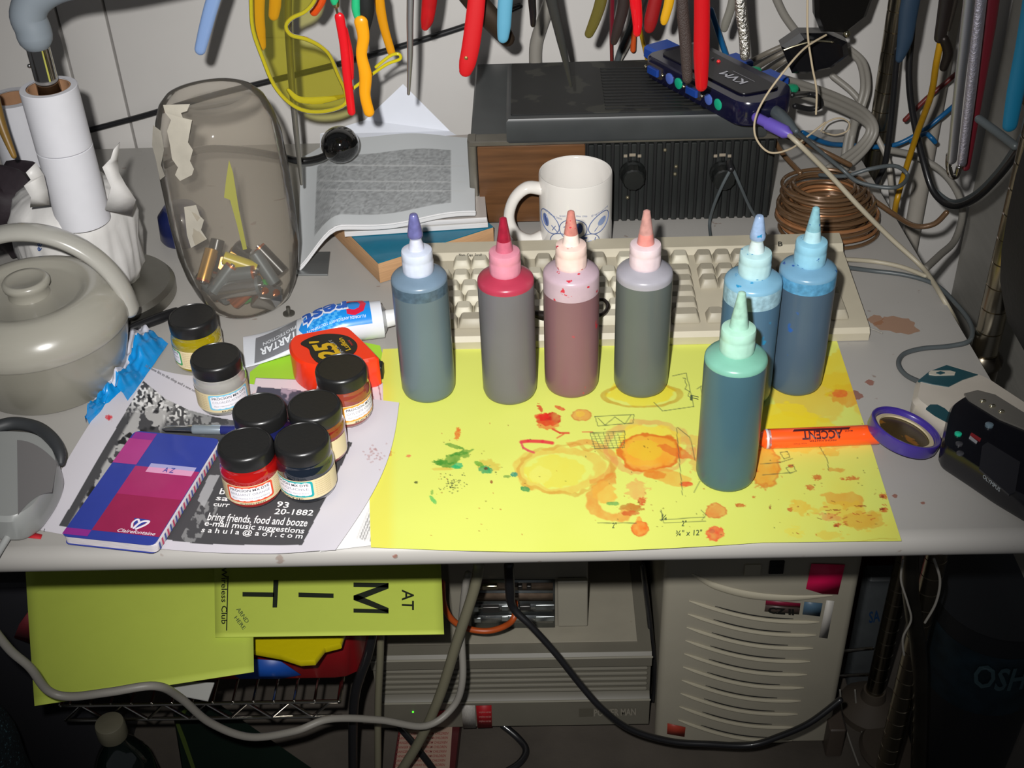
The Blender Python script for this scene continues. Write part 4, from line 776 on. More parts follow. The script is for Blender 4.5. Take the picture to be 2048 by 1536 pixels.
b = B(); q = py_((62, 395, 1.03), (48, 372, 1.03), (62, 360, 1.03), (52, 345, 1.03), (72, 325, 1.04), (88, 350, 1.04), (95, 380, 1.04), (100, 410, 1.04), (60, 415, 1.04)); b.poly(q); W18.part(b, 'torn_flap', MATS['crinkled_wrap'], solid=.0006)
b = B()
def pk(px, py):
    o_ = Vector(EYE); dd = Vector(_ray(px, py)); ox, oy = o_.x-PXc, o_.y-PYc; a_ = dd.x**2+dd.y**2; b_ = 2*(ox*dd.x+oy*dd.y); c_ = ox*ox+oy*oy-.069**2; s = (-b_-math.sqrt(max(0, b_*b_-4*a_*c_)))/(2*a_); return o_+dd*s
b.text('5189', lambda x, y: pk(74+8*y*-1+9, 468+34*x), 0, .02); W18.part(b, 'print', mat('blue_print', '2c4c8c', .5), smooth=False)
# dark clutter at the far left behind the container
b = B(); b.ball(PY(10, 395, 1.20), .050, 0, 18, (1.3, .8, .7)); 
b.v = [tuple(Vector(v)*(1)+Vector((.006*math.sin(v[0]*160+v[2]*90), 0, .006*math.sin(v[0]*120+v[1]*200)))) for v in b.v]; zc = min(v[2] for v in b.v); b.v = [(v[0], v[1], v[2]-(zc-DZ-.001)*(1 if 0 else max(0, min(1, (PY(10, 395, 1.20).z-v[2])/.05)))) for v in b.v]
b.obj('fabric_pouch', mat('dark_plum_cloth', '2a1f26', .7, var=.5, scale=30, bump=.4, bscale=60), label='dark plum crumpled pouch behind the translucent container', cat='pouch')
b = B(); b.tube(py_((-14, 190, 1.14), (3, 250, 1.13), (28, 312, 1.12)), [.006, .005, .0028], 10); b.obj('wooden_stick', mat('amber_wood', '8a6a30', .4, var=.3, scale=40), label='tan tapered stick at the far left edge behind the container', cat='stick')
b = B(); b.tube(pz((228, 672, DZ+.006), (270, 655, DZ+.006), (320, 636, DZ+.006), (352, 622, DZ+.006)), [.003, .0055, .006, .004], 10); b.obj('marker_pen', mat('black_plastic', '141416', .3), label='black pen between the lamp base and the olive dye jar', cat='pen')
# ================================================================== translucent container with lid and bail handle
CX, CY = -.475, .978
W19 = W('plastic_container', 'round translucent grey plastic container with knobbed lid and arched handle', 'container', (CX, CY, DZ)); T = Matrix.Translation((CX, CY, DZ))
m_tr = mat('milky_plastic', '8f8c80', .3, coat=.3, sss=.3, var=.06, scale=12)
b = B(); b.lathe([(.062, 0), (.067, .001), (.070, .004), (.079, .040), (.0825, .060), (.0835, .064)], 72, 0, T); W19.part(b, 'body', m_tr, ang=60)
b = B(); b.lathe([(.0850, .061), (.0858, .063), (.0858, .070), (.084, .078), (.077, .088), (.066, .095), (.063, .0965), (.058, .0975), (.052, .0965), (.048, .0935), (.044, .092), (.001, .092)], 72, 0, T); lid_ = W19.part(b, 'lid', mat('milky_lid', '9a978c', .25, coat=.4, sss=.3), ang=60)
b = B(); b.lathe([(.019, .0915), (.0185, .100), (.0215, .103), (.0215, .1065), (.0195, .109), (.016, .1085), (.0140, .1075), (.002, .107)], 40, 0, T); W19.part(b, 'lid_knob', MATS['milky_lid'], lid_, ang=60)
hp = [(CX+.084*math.cos(a)*1.0+.0, CY+.018+.0*math.sin(a), DZ+.062+.086*math.sin(a)) for a in [math.pi*i/14 for i in range(15)]]
b = B(); b.tube(hp, .0075, 14, flat=((0, 1, 0), 1.6)); W19.part(b, 'arched_handle', mat('milky_handle', 'a4a29a', .22, coat=.5, sss=.2))
# rounded plastic device in the front left
W20 = W('plastic_device', 'rounded grey plastic device with dark rubber rim and ball joint at the left edge', 'device', P(50, 950, DZ))
pl = [P(x, y, DZ+.030)[:2] for x, y in ((-60, 862), (20, 858), (70, 862), (104, 888), (118, 925), (100, 968), (66, 1015), (28, 1038), (-40, 1035))]
b = B(); b.prism(roundpoly(pl, .012), DZ+.003, DZ+.030, .004); W20.part(b, 'shell', mat('light_grey_plastic', '8f918f', .35, coat=.2))
b = B(); b.fn(lambda u, v: P(34+80*u*(1-.15*v)+v*2, 880+(925-880)*u*u+v*(150-90*u), DZ+.0306), 8, 8); W20.part(b, 'side_panel', mat('mid_grey_plastic', '6e6c6c', .4))
b = B(); b.tube(pz((-30, 868, DZ+.030), (2, 852, DZ+.031), (35, 847, DZ+.031), (75, 856, DZ+.031), (104, 878, DZ+.031), (120, 905, DZ+.028), (122, 925, DZ+.024)), [.005, .006, .006, .006, .006, .005, .003], 12); W20.part(b, 'rubber_rim', mat('dark_rubber', '2e3032', .55))
b = B(); b.ball(P(35, 1035, DZ+.014), .0125, 0, 14); W20.part(b, 'ball_joint', mat('pale_grey_plastic', 'a0a2a0', .4)); b = B(); b.tube(pz((34, 1045, DZ+.010), (15, 1075, DZ+.008), (-8, 1112, DZ+.006)), .003, 10); W20.part(b, 'thin_stem', MATS['pale_grey_plastic'])
# crumpled blue and white wrapper tube
W21 = W('crumpled_tube', 'crumpled blue and white foil tube between the container and the flyer', 'tube', P(250, 740, DZ)); hh = lambda u, v: .0025+.0018*math.sin(u*23+v*9)+.0014*math.sin(v*31-u*12)+.0010*math.sin(u*51+2)
def crump(p0, p1, w0, w1, h):
    A_, B_ = Vector((*p0, 0)), Vector((*p1, 0)); d = (B_-A_).normalized(); n = Vector((-d.y, d.x, 0))
    def f(u, v):
        c = A_.lerp(B_, u)+n*((v-.5)*(w0+(w1-w0)*u)); c2 = P(c.x, c.y, DZ+.001); c2.z = DZ+.0015+h*math.sin(math.pi*min(max(v, .0), 1))*(.6+.4*math.sin(u*11))+hh(u, v)*(.1+math.sin(math.pi*v)); return c2
    return f
b = B(); f = crump((232, 790), (300, 668), 56, 84, .016); b.fn(f, 36, 24, lambda u, v: 1 if v > .52+.05*math.sin(u*9) else 0); W21.part(b, 'upper_fold', [mat('foil_white', 'c4c6d2', .3, coat=.3), mat('foil_blue', '0f84c8', .25, coat=.4)], ang=60)
b = B(); f = crump((176, 850), (238, 745), 8, 60, .010); b.fn(f, 30, 24, lambda u, v: 0 if v < .14 else 1); W21.part(b, 'lower_fold', [MATS['foil_white'], MATS['foil_blue']], ang=60)
# ================================================================== clear jar with batteries
JX, JY, JR = -.308, 1.108, .0625
W22 = W('plastic_jar', 'tall scratched clear jar with torn label holding batteries', 'jar', (JX, JY, DZ)); T = Matrix.Translation((JX, JY, DZ))
jf = lambda a, r, z: r*(1+.012*math.cos(4*a+.6)+.015*math.sin(3*a)*(z > .17)+.02*math.sin(2*a+1)*(z > .21))
m_jar = clear('scuffed_clear', 'f6f4f0', .045, .07, body=.17, bodyc='b4aca0', bump=.12)
b = B(); b.lathe([(.004, .004), (.026, .005), (.034, .001), (.041, .001), (.046, .006), (.052, .020), (.058, .040), (.0618, .065), (.0628, .10), (.0625, .15), (.0605, .185), (.056, .205), (.049, .220), (.042, .2275), (.036, .229), (.030, .226), (.004, .224)], 64, 0, T, fn=jf); W22.part(b, 'jar_wall', m_jar, ang=70)
def jh(px, py, rr=JR+.0012):
    o_ = Vector(EYE); dd = Vector(_ray(px, py)); ox, oy = o_.x-JX, o_.y-JY; a_ = dd.x**2+dd.y**2; b_ = 2*(ox*dd.x+oy*dd.y); c_ = ox*ox+oy*oy-rr**2; s = (-b_-math.sqrt(max(0, b_*b_-4*a_*c_)))/(2*a_); return o_+dd*s
b = B()
for pol in ([(326, 210), (380, 208), (374, 222), (362, 226), (366, 236), (384, 240), (380, 262), (376, 285), (386, 300), (380, 322), (388, 338), (384, 350), (360, 362), (350, 350), (356, 335), (344, 318), (340, 290), (334, 262), (342, 240), (330, 225)], [(368, 414), (392, 410), (400, 432), (408, 440), (402, 460), (414, 478), (382, 496), (374, 470)], [(306, 250), (322, 262), (328, 300), (322, 330), (330, 352), (320, 360), (312, 320), (304, 290)]):
    b.poly([jh(x, y) for x, y in pol])
W22.part(b, 'torn_label', mat('label_residue', 'b4aea0', .7, var=.15, scale=60)); b = B()
b.poly([jh(x, y) for x, y in ((458, 320), (466, 345), (478, 420), (494, 498), (486, 500), (474, 450), (460, 400), (448, 395), (452, 360))]); W22.part(b, 'tape_strip', mat('yellowed_tape', '8c8a44', .5))
cu, bk, sv, ye, gd, gn, gy = [mat(n, h, r, m_) for n, h, r, m_ in (('copper', 'b4623a', .3, .8), ('battery_black', '1c1e20', .3, .2), ('silver', 'a8aaac', .2, .9), ('battery_yellow', 'b4a41c', .35, 0), ('battery_gold', 'a8803c', .3, .7), ('battery_green', '2c8a3c', .4, 0), ('battery_grey', '5c6468', .35, .3))]
def batt(lab, x0, y0, x1, y1, d0, d1, ms, r=.007, L=None):
    a, c = PY(x0, y0, d0), PY(x1, y1, d1); q = c-a; mid = (a+c)/2; ax = q.normalized(); L = L or max(.036, min(.050, q.length)); a = mid-ax*L/2
    # keep inside the jar wall
    for _ in range(3):
        for e in (a, a+ax*L):
            dx, dy = e.x-JX, e.y-JY; rad = math.hypot(dx, dy); lim = max(.028, min(.052, .030+(e.z-DZ)*.5))-r*.3
            if rad > lim: a = a+Vector((-dx, -dy, 0))*(1-lim/rad)*.6
    zz = min(a.z, (a+ax*L).z)
    if zz < DZ+.014: a.z += DZ+.014-zz
    T = Matrix.Translation(a) @ ax.to_track_quat('Z', 'Y').to_matrix().to_4x4(); W_b = W('battery', lab, 'battery', a, 'loose batteries in the clear jar')
    b = B(); b.lathe([(r*.7, 0), (r, .0008), (r, L*.72), (r, L*.9), (r*.97, L*.96)], 20, [0, 0, 0, 1, 1], T); W_b.part(b, 'casing', ms[:2]); b = B(); b.lathe([(r*.36, L*.95), (r*.36, L*1.0), (r*.3, L*1.01)], 12, 0, T); W_b.part(b, 'terminal', sv)
batt('upright black and copper battery at the back of the jar', 436, 478, 420, 548, 1.11, 1.09, (bk, cu)); batt('yellow-striped battery across the middle of the pile', 446, 515, 520, 540, 1.09, 1.09, (ye, bk)); batt('black battery with bright copper end at the upper right of the pile', 566, 545, 515, 492, 1.11, 1.12, (bk, cu))
batt('grey battery slanting down on the right wall of the jar', 533, 512, 578, 580, 1.09, 1.08, (gy, bk)); batt('gold battery on the left side of the pile', 400, 515, 384, 572, 1.08, 1.06, (gd, cu)); batt('copper battery pointing at the viewer, in the centre', 452, 532, 445, 526, 1.14, 1.09, (cu, cu)); batt('grey battery lying flat behind the large silver one', 442, 552, 512, 544, 1.08, 1.08, (gy, cu))
batt('large bright silver battery lying at the front of the jar', 398, 594, 515, 578, 1.066, 1.066, (sv, gy), .010, .054); batt('copper brown battery under the large silver one', 400, 612, 462, 640, 1.07, 1.07, (cu, bk)); batt('green battery at the lower right', 505, 620, 556, 592, 1.08, 1.08, (gn, gn)); batt('gold battery at the bottom right of the jar', 528, 646, 566, 604, 1.085, 1.09, (gd, cu)); batt('grey button-ended battery at the lower left', 382, 588, 420, 612, 1.08, 1.06, (gy, gy)); batt('dull red and grey battery low in the middle', 440, 610, 510, 604, 1.08, 1.09, (mat('dull_red', '7a3a34', .4), gy))
batt('copper-topped battery half buried at the left of the pile', 405, 560, 432, 590, 1.10, 1.09, (bk, cu)); batt('silver battery tilted across the centre of the pile', 465, 575, 505, 548, 1.10, 1.10, (sv, cu)); batt('copper-topped black battery on the upper left of the pile', 415, 500, 455, 530, 1.14, 1.13, (bk, cu)); batt('grey battery low on the left against the wall of the jar', 395, 600, 425, 560, 1.05, 1.06, (gy, cu)); batt('copper battery low at the centre front', 470, 630, 505, 600, 1.06, 1.06, (cu, bk)); batt('gold battery high at the back of the pile', 480, 505, 510, 520, 1.15, 1.15, (gd, sv))
batt('dark battery leaning behind the yellow-striped one', 470, 490, 530, 535, 1.13, 1.13, (bk, gy)); batt('silver battery standing behind the nine volt block', 520, 545, 535, 590, 1.12, 1.12, (sv, bk))
c = PY(541, 584, 1.075); t = thing('block_battery', 'square nine volt battery with two terminals on the right of the pile', 'battery', c, (math.radians(35), math.radians(25), .4)); b = B(); b.rbox((0, 0, -.012), (.026, .017, .024), .002, .001); b.obj('casing', sv, t)
for s in (-1, 1): b = B(); b.lathe([(.0035, 0), (.0035, .002), (.002, .0025)], 14, 0, Matrix.Translation((s*.006, 0, 0))); b.obj('terminal', cu, t)
c = P(578, 628, DZ); b = B(); b.lathe([(.0062, 0), (.0062, .0015), (.0022, .002), (.0020, .009)], 20, 0, Matrix.Translation(c)); b.obj('screw', mat('dull_steel', '6e6c66', .4, .8), label='small screw standing on its head beside the clear jar', cat='screw')
# ================================================================== scanner wand and compact camera on the right
sc0, sc1 = P(1835, 790, DZ+.018), P(2075, 858, DZ+.014); t = W('barcode_scanner', 'white and teal handheld scanner with grey cord behind the black camera', 'scanner', P(1920, 800, DZ))
top = [P(x, y, DZ+.022)[:2] for x, y in ((1833, 758), (1858, 740), (1892, 728), (1940, 742), (1975, 755), (2010, 778), (2062, 812), (2085, 850), (2040, 870), (1960, 850), (1930, 865), (1890, 850), (1824, 800))]
b = B(); b.prism(roundpoly(top, .006), DZ+.002, DZ+.024, .005); t.part(b, 'body', mat('ivory_plastic', 'bcb4a8', .35, coat=.2, var=.12, scale=25)); m_te = mat('dark_teal_plastic', '1c444c', .3, coat=.2)
def flatp(b, pts, z, mi=0): q = [P(x, y, z)[:2] for x, y in pts]; b.prism(q, z-.0012, z+.0006, 0, mi)
b = B(); flatp(b, [(1836, 762), (1858, 744), (1893, 731), (1930, 742), (1956, 750), (1925, 760), (1897, 774), (1865, 769)], DZ+.0242); t.part(b, 'teal_panel', m_te)
b = B(); flatp(b, [(1852, 817), (1860, 810), (1875, 810), (1890, 818), (1898, 826), (1892, 842), (1870, 830)], DZ+.0244); t.part(b, 'teal_panel', m_te)
b = B(); flatp(b, [(1857, 746), (1862, 742), (1900, 742), (1911, 745), (1909, 750), (1870, 751), (1858, 749)], DZ+.0252); t.part(b, 'oval_window', mat('ivory_inlay', 'b0aa9c', .4))
b = B(); flatp(b, [(1872, 746), (1881, 743), (1890, 746), (1881, 749)], DZ+.026); flatp(b, [(1872, 746), (1881, 743), (1890, 746), (1881, 749)], DZ+.0261); t.part(b, 'oval_pupil', m_te)
zb = DZ+.030
W24 = W('compact_camera', 'black compact digital camera lying on its lens side at the right edge', 'camera', P(1980, 900, DZ)); m_cb = mat('camera_black', '0e0e14', .25, coat=.2)
cp = [P(x, y, zb)[:2] for x, y in ((1883, 888), (1893, 835), (1903, 806), (1930, 788), (1955, 782), (2070, 850), (2140, 920), (2120, 1035), (2060, 1000), (2000, 965), (1945, 928))]
b = B(); b.prism(roundpoly(cp, .007), DZ+.006, zb, .004); W24.part(b, 'body', m_cb, ang=30)
b = B(); flatp(b, [(1928, 788), (1955, 781), (1990, 790), (2080, 846), (2084, 872), (2000, 838), (1938, 800)], zb+.0012); W24.part(b, 'top_plate', mat('silver_grey', '85817a', .35, .5))
b = B(); flatp(b, [(1964, 893), (1975, 885), (2040, 925), (2030, 985), (2018, 990), (1958, 938)], zb+.0008); W24.part(b, 'screen', mat('dark_screen', '26262a', .15))
for x, y, h in ((1916, 869, '1fae88'), (1918, 889, '3a3a3e'), (1920, 908, '3a3a3e')):
    b = B(); c = P(x, y, zb); b.lathe([(.0030, 0), (.0030, .0014), (.0022, .002)], 18, 0, Matrix.Translation(c)); W24.part(b, 'button', mat('btn_'+h, h, .3), label='round green button' if h[0] == '1' else None)
b = B(); c = P(1978, 852, zb); b.lathe([(.0035, 0), (.0035, .002), (.002, .003)], 18, 0, Matrix.Translation(c)); W24.part(b, 'dial', mat('btn_b', '5a6a74', .25))
b = B(); b.textq('OLYMPUS', (1965, 955), (1999, 984), (2, -7), zb+.0006, 0, .02); W24.part(b, 'lettering', mat('logo_grey', '9aa0a4', .4), smooth=False)
b = B(); flatp(b, [(1940, 870), (1943, 866), (1962, 878), (1960, 883)], zb+.0006, 0); flatp(b, [(1938, 876), (1940, 872), (1955, 884), (1953, 887)], zb+.0006, 1); W24.part(b, 'sticker', [mat('sticker_red', '7a1f24', .4), mat('sticker_grey', '8c8c90', .4)])
for x, y in ((1966, 802), (1985, 812), (2003, 823)): b = B(); b.ball(P(x, y, zb+.002), .0018, 0, 8, (1.6, 1, 1)); W24.part(b, 'top_button', mat('bright_steel', 'd8d0b0', .15, 1.0))
# copper speaker wire coil
cc = Vector((.322, 1.218, DZ)); b = B(); rc = random.Random(4)
for i in range(34):
    h = .004+(i % 12)*.0047+rc.uniform(-.001, .001); r0 = .052-.006*(i//12)-rc.uniform(0, .006)+(.004 if 2 < i % 12 < 8 else 0)-(i % 12)*.0008; a0 = rc.uniform(0, 6.28); tl = rc.uniform(-.05, .09)
    b.tube([(cc.x-(i % 12)*.0010+r0*1.05*math.cos(a)+rc.uniform(-.0008, .0008), cc.y+r0*.88*math.sin(a), DZ+h+tl*r0*math.sin(a+a0)*.8+.002) for a in [2*math.pi*k/14 for k in range(14)]], .0021, 8, rc.choice([0, 0, 1]), closed=True, sm=4)
b.tube(pz((1740, 395, DZ+.03), (1790, 430, DZ+.02), (1830, 452, DZ+.02), (1868, 448, DZ+.026), (1893, 425, DZ+.04)), .0030, 10); b.tube(pz((1700, 330, DZ+.06), (1640, 300, DZ+.075), (1580, 275, DZ+.08), (1545, 262, DZ+.085), (1560, 300, DZ+.07), (1600, 345, DZ+.06)), .003, 10)
b.obj('speaker_wire_coil', [mat('copper_wire', '6a5038', .25, coat=1, metal=.3), mat('copper_wire2', 'a8744c', .25, coat=1, metal=.4)], label='thick coil of clear-jacketed copper speaker wire right of the radio', cat='wire coil')
# ================================================================== hand tools hanging from the rail
def tool(name, lab, pts, wpx, hexc, d=1.20, rough=.3, metal=0, jaw=True, spot=None, coat=.3, group='hand tools hanging from the rail', fl=.55, jawc='4a4a4c', cat=None, **mk):
    q = [PY(x, y, d) for x, y in pts]; rs = [w_*depth(v)/F_PX for w_, v in zip(wpx if isinstance(wpx, (list, tuple)) else [wpx]*len(q), q)]
    W_t = W(name, lab, cat or name.replace('_', ' '), q[0], group)
    b = B(); b.tube(q, rs, 14, 0, sm=6, flat=((0, 1, 0), fl)); W_t.part(b, 'handle' if name != 'steel_rod' else 'shaft', mat(name+'_'+hexc, hexc, rough, metal, coat=coat, **mk))
    if jaw:
        top = q[0]; dirv = (q[0]-q[1]).normalized(); e = top+dirv*max(.012, (1.10-top.z)/max(.3, dirv.z)*.9); b = B()
        b.tube([top, top.lerp(e, .5), e], [rs[0]*.8, rs[0]*.9, rs[0]*.5], 10, sm=0, flat=((0, 1, 0), .5)); W_t.part(b, 'metal_head', mat('tool_steel_'+jawc, jawc, .35, .9))
    return W_t
tool('pliers', 'pliers with pale blue grip hanging left of the yellow safety glasses', [(436, -30), (422, 15), (410, 60), (400, 100)], [14, 14, 13, 11], '7d98c4', 1.16)
wt = tool('pliers', 'pliers with yellow grips hanging behind the left lens of the safety glasses', [(520, -30), (516, 20), (518, 60), (522, 92)], [12, 13, 13, 10], 'e8a410', 1.20); b = B(); b.tube(py_((552, -30, 1.21), (550, 10, 1.21), (547, 32, 1.21)), [.006, .006, .005], 12, flat=((0, 1, 0), .55)); wt.part(b, 'handle', MATS['pliers_e8a410'])
tool('steel_rod', 'long thin steel rod hanging down through the safety glasses', [(578, -40), (576, 40), (583, 160), (592, 260), (603, 368)], [8, 8, 7, 6, 3], 'a8a69e', 1.22, .35, .9, jaw=False, coat=0, fl=.7)
tool('pliers', 'pliers with dark orange grip behind the nose bridge of the safety glasses', [(645, -30), (640, 0), (628, 24)], [12, 12, 9], 'd04a14', 1.21)
wt = tool('wire_stripper', 'thin tool with bright red grip and green collar', [(679, 34), (688, 90), (694, 150), (703, 224)], [10, 9, 9, 8], 'd81420', 1.17, jaw=False)
b = B(); b.tube(py_((672, -30, 1.17), (672, 10, 1.17)), [.0035, .0035], 10, sm=0); b.tube(py_((670, 5, 1.17), (678, 40, 1.17)), [.0014, .0014], 8, sm=0); wt.part(b, 'shaft', mat('bright_steel', 'd8d0b0', .15, 1.0))
b = B(); b.tube(py_((670, -34, 1.17), (668, -8, 1.17), (670, 4, 1.17)), [.0062, .0056, .0040], 12, sm=0); wt.part(b, 'green_collar', mat('green_plastic', '28b478', .35))
b = B(); b.tube(py_((688, 60, 1.175), (699, 110, 1.175), (702, 155, 1.175)), [.004, .004, .003], 12); wt.part(b, 'second_handle', MATS['wire_stripper_d81420'])
wt = tool('crimping_tool', 'tool with wavy golden yellow grip and black and green throat', [(722, 44), (727, 75), (723, 110), (731, 150), (730, 190), (738, 224)], [14, 12, 11, 13, 11, 11], 'eda012', 1.165, jaw=False)
b = B(); b.tube(py_((728, -30, 1.17), (730, 20, 1.17), (726, 60, 1.172)), [.009, .009, .006], 12, flat=((0, 1, 0), .5)); wt.part(b, 'throat', mat('throat_black', '1a1c1c', .4)); b = B(); b.tube(py_((713, -30, 1.168), (712, 15, 1.168), (716, 38, 1.168)), [.004, .0045, .003], 12); wt.part(b, 'green_insert', MATS['green_plastic'])
wt = tool('pliers', 'slim pliers with flat mustard yellow grip touching the glasses arm', [(757, -10), (762, 25), (770, 62), (783, 105)], [11, 10, 9, 8], 'cf8c0e', 1.205, jawc='2a2a2a')
tool('steel_rod', 'long polished tapering steel rod in front of the wall paper', [(822, -40), (820, 40), (820, 110), (817, 188)], [8, 7, 6, 3], 'd8d8d8', 1.17, .35, 1.0, jaw=False, coat=0, fl=.5)
tool('pliers', 'pliers with worn short red grip right of the polished rod', [(862, -30), (858, 10), (854, 40), (850, 54)], [16, 15, 13, 8], 'b8141a', 1.21, var=.3, scale=60)
wt = tool('pliers', 'large pliers with broad dusty red grip and a small hole', [(955, -20), (950, 30), (942, 90), (935, 125), (931, 142)], [17, 18, 18, 17, 13], 'c8121a', 1.18, rough=.5, coat=0, fl=.4)
b = B(); b.ball(PY(932, 116, 1.171), .0018, 0, 8, (1, .4, 1)); wt.part(b, 'rivet', mat('brass_rivet', 'b0905a', .4, .7))
tool('pry_bar', 'thick dark bronze bar slanting down behind the blue-handled pliers', [(905, -60), (940, -10), (985, 42), (1014, 78)], [24, 24, 23, 16], '3c3026', 1.22, rough=.45, metal=.6, jaw=False, coat=0)
tool('pliers', 'pliers with matt light blue grip in front of the bronze bar', [(1014, -30), (1010, 10), (1008, 50), (1006, 76)], [15, 15, 14, 11], '5a9cb8', 1.17, rough=.5, coat=0)
tool('scissors', 'small scissors with dark chrome finger loop right of the light blue pliers', [(1064, -30), (1064, 0), (1066, 30), (1066, 50)], [8, 8, 7, 5], '4a4444', 1.19, .2, .9, jaw=False)
tool('scissors', 'long grey scissor blade pointing at the radio top', [(1095, -40), (1108, 20), (1122, 80), (1142, 172)], [14, 11, 9, 3], '5a5a58', 1.20, .3, .8, jaw=False, coat=0, fl=.3)
tool('pliers', 'pliers with translucent olive brown grip', [(1208, -30), (1200, 10), (1188, 45), (1178, 68)], [12, 12, 11, 9], '5c5424', 1.18, .15, coat=.8)
wt = tool('pliers', 'pliers with dark brown grip and a dark red second handle', [(1250, -30), (1246, 15), (1236, 55), (1228, 84)], [13, 12, 11, 7], '2c2220', 1.19, .35); b = B(); b.tube(py_((1225, -20, 1.2), (1224, 40, 1.2), (1224, 80, 1.2)), [.0022, .0022, .0018], 8); wt.part(b, 'handle', mat('maroon_grip', '5c1420', .3))
tool('pliers', 'pliers with glossy red grip above the blue video plug', [(1268, -30), (1272, 10), (1275, 45), (1274, 66)], [12, 12, 10, 8], 'd4101c', 1.18, .12, coat=1)
tool('pliers', 'pliers with dark red grip behind the small yellow one', [(1318, -30), (1310, 5), (1302, 40), (1299, 56)], [14, 14, 14, 11], '8a1014', 1.23, .4)
tool('pliers', 'small pliers with yellow grip overlapping a dark red grip', [(1342, -30), (1338, 5), (1330, 35), (1328, 44)], [10, 10, 9, 7], 'd09a14', 1.19, .4)
tool('pliers', 'pliers with dark brown textured grip beside the long red handle', [(1362, -40), (1366, 30), (1372, 100), (1375, 158)], [11, 12, 12, 10], '3c302c', 1.17, .5, bump=.5, bscale=900)
tool('pliers', 'pliers with long thick red grip hanging over the switch box', [(1404, -40), (1404, 30), (1403, 110), (1403, 172)], [16, 16, 16, 12], 'c01018', 1.15, .3)
tool('pliers', 'pliers with pale grey grip left of the knurled chrome handle', [(1472, -30), (1462, 15), (1452, 45), (1449, 58)], [9, 9, 9, 7], '6c6a62', 1.24, .5)
tool('file', 'knurled chrome tool handle hanging right of the red grip', [(1479, -40), (1482, 20), (1488, 70), (1490, 112)], [12, 12, 11, 10], 'cfccc6', 1.16, .32, 1.0, jaw=False, coat=0, bump=1.0, bscale=420, fl=.7)
tool('pliers', 'pliers with dusky dark blue grip beside the rear shelf post', [(1830, -40), (1818, 20), (1810, 80), (1799, 118)], [20, 19, 16, 8], '24384c', 1.22, .5, coat=0)
wt = tool('wrench', 'large chrome slip-joint wrench with long twin bars hanging at the right', [(1945, -60), (1932, 60), (1918, 180), (1904, 320)], [12, 12, 11, 10], 'c8c8d0', 1.10, .38, 1.0, jaw=False, coat=0, fl=.5)
b = B(); b.tube(py_((1968, -60, 1.11), (1955, 60, 1.11), (1942, 180, 1.11), (1924, 325, 1.11)), [.0055, .0055, .0052, .0045], 14, flat=((0, 1, 0), .6)); wt.part(b, 'second_bar', mat('satin_chrome', 'dcd8e8', .42, 1.0, bump=.3, bscale=500))
b = B(); b.tube(py_((1898, 310, 1.105), (1897, 330, 1.105), (1902, 350, 1.105), (1912, 352, 1.105), (1918, 335, 1.105)), .003, 10); wt.part(b, 'end_loop', MATS['chrome'])
tool('pliers', 'pliers with deep red grip behind the chrome wrench', [(1990, -50), (1975, 60), (1955, 190), (1932, 335)], [17, 16, 12, 8], '5c1620', 1.14, .35)
tool('pliers', 'pliers with teal blue grip at the far right edge', [(2068, -20), (2050, 90), (2032, 180), (2020, 250)], [20, 19, 18, 15], '14688a', 1.05, .45, coat=0)
wt = tool('pliers', 'dark pliers whose jaw hooks over the yellow wire', [(1898, -40), (1890, 20), (1880, 75)], [16, 15, 12], '1c1614', 1.15, .4); b = B(); b.tube(py_((1888, 78, 1.15), (1896, 105, 1.15), (1887, 135, 1.15)), [.0045, .005, .004], 12); wt.part(b, 'jaw', mat('dark_iron', '2a2420', .4, .6))
tool('steel_rod', 'dark slender rod hanging between the dark pliers and the chrome wrench', [(1922, -40), (1908, 20), (1898, 60)], [5, 4, 3], '4a443e', 1.14, .3, .8, jaw=False)
# safety glasses
W25 = W('safety_glasses', 'yellow tinted safety glasses hanging on the tools at the upper left', 'glasses', PY(600, 110, 1.20))
ol = catmull([(502, -60, 0), (502, 0, 0), (506, 60, 0), (526, 118, 0), (548, 170, 0), (578, 205, 0), (612, 222, 0), (655, 222, 0), (690, 208, 0), (690, 182, 0), (676, 150, 0), (660, 112, 0), (640, 92, 0), (612, 78, 0), (582, 70, 0), (572, 52, 0), (584, 36, 0), (612, 22, 0), (632, -5, 0), (645, -60, 0)], 4)
def gd_(x, y): return 1.165+.025*((x-560)/130)**2+.0*y
pts = [PY(v.x, v.y, gd_(v.x, v.y)) for v in ol]; m_yel = clear('yellow_lens', 'e8e48a', .05, .05, body=.08, bodyc='ccc658')
b = B(); b.poly(pts); W25.part(b, 'lens', m_yel); b = B(); b.tube(pts, .0022, 10, 0, sm=0); W25.part(b, 'frame_rim', clear('yellow_frame', 'd8cc40', .08, .08, body=.6, bodyc='ccc030'))
b = B(); b.tube([PY(x, y, gd_(x, y)+.004) for x, y in ((576, 180), (600, 200), (650, 200), (690, 192))], [.002, .004, .004, .002], 10, flat=((0, 1, 0), .6)); W25.part(b, 'lower_brow', MATS['yellow_frame'])
b = B(); b.tube(py_((690, 190, 1.195), (715, 170, 1.20), (745, 148, 1.20), (775, 128, 1.20), (800, 118, 1.20), (797, 108, 1.20), (780, 112, 1.20), (752, 134, 1.20)), .0017, 10); W25.part(b, 'temple_arm', mat('yellow_arm', 'c4b81c', .15, coat=.6))
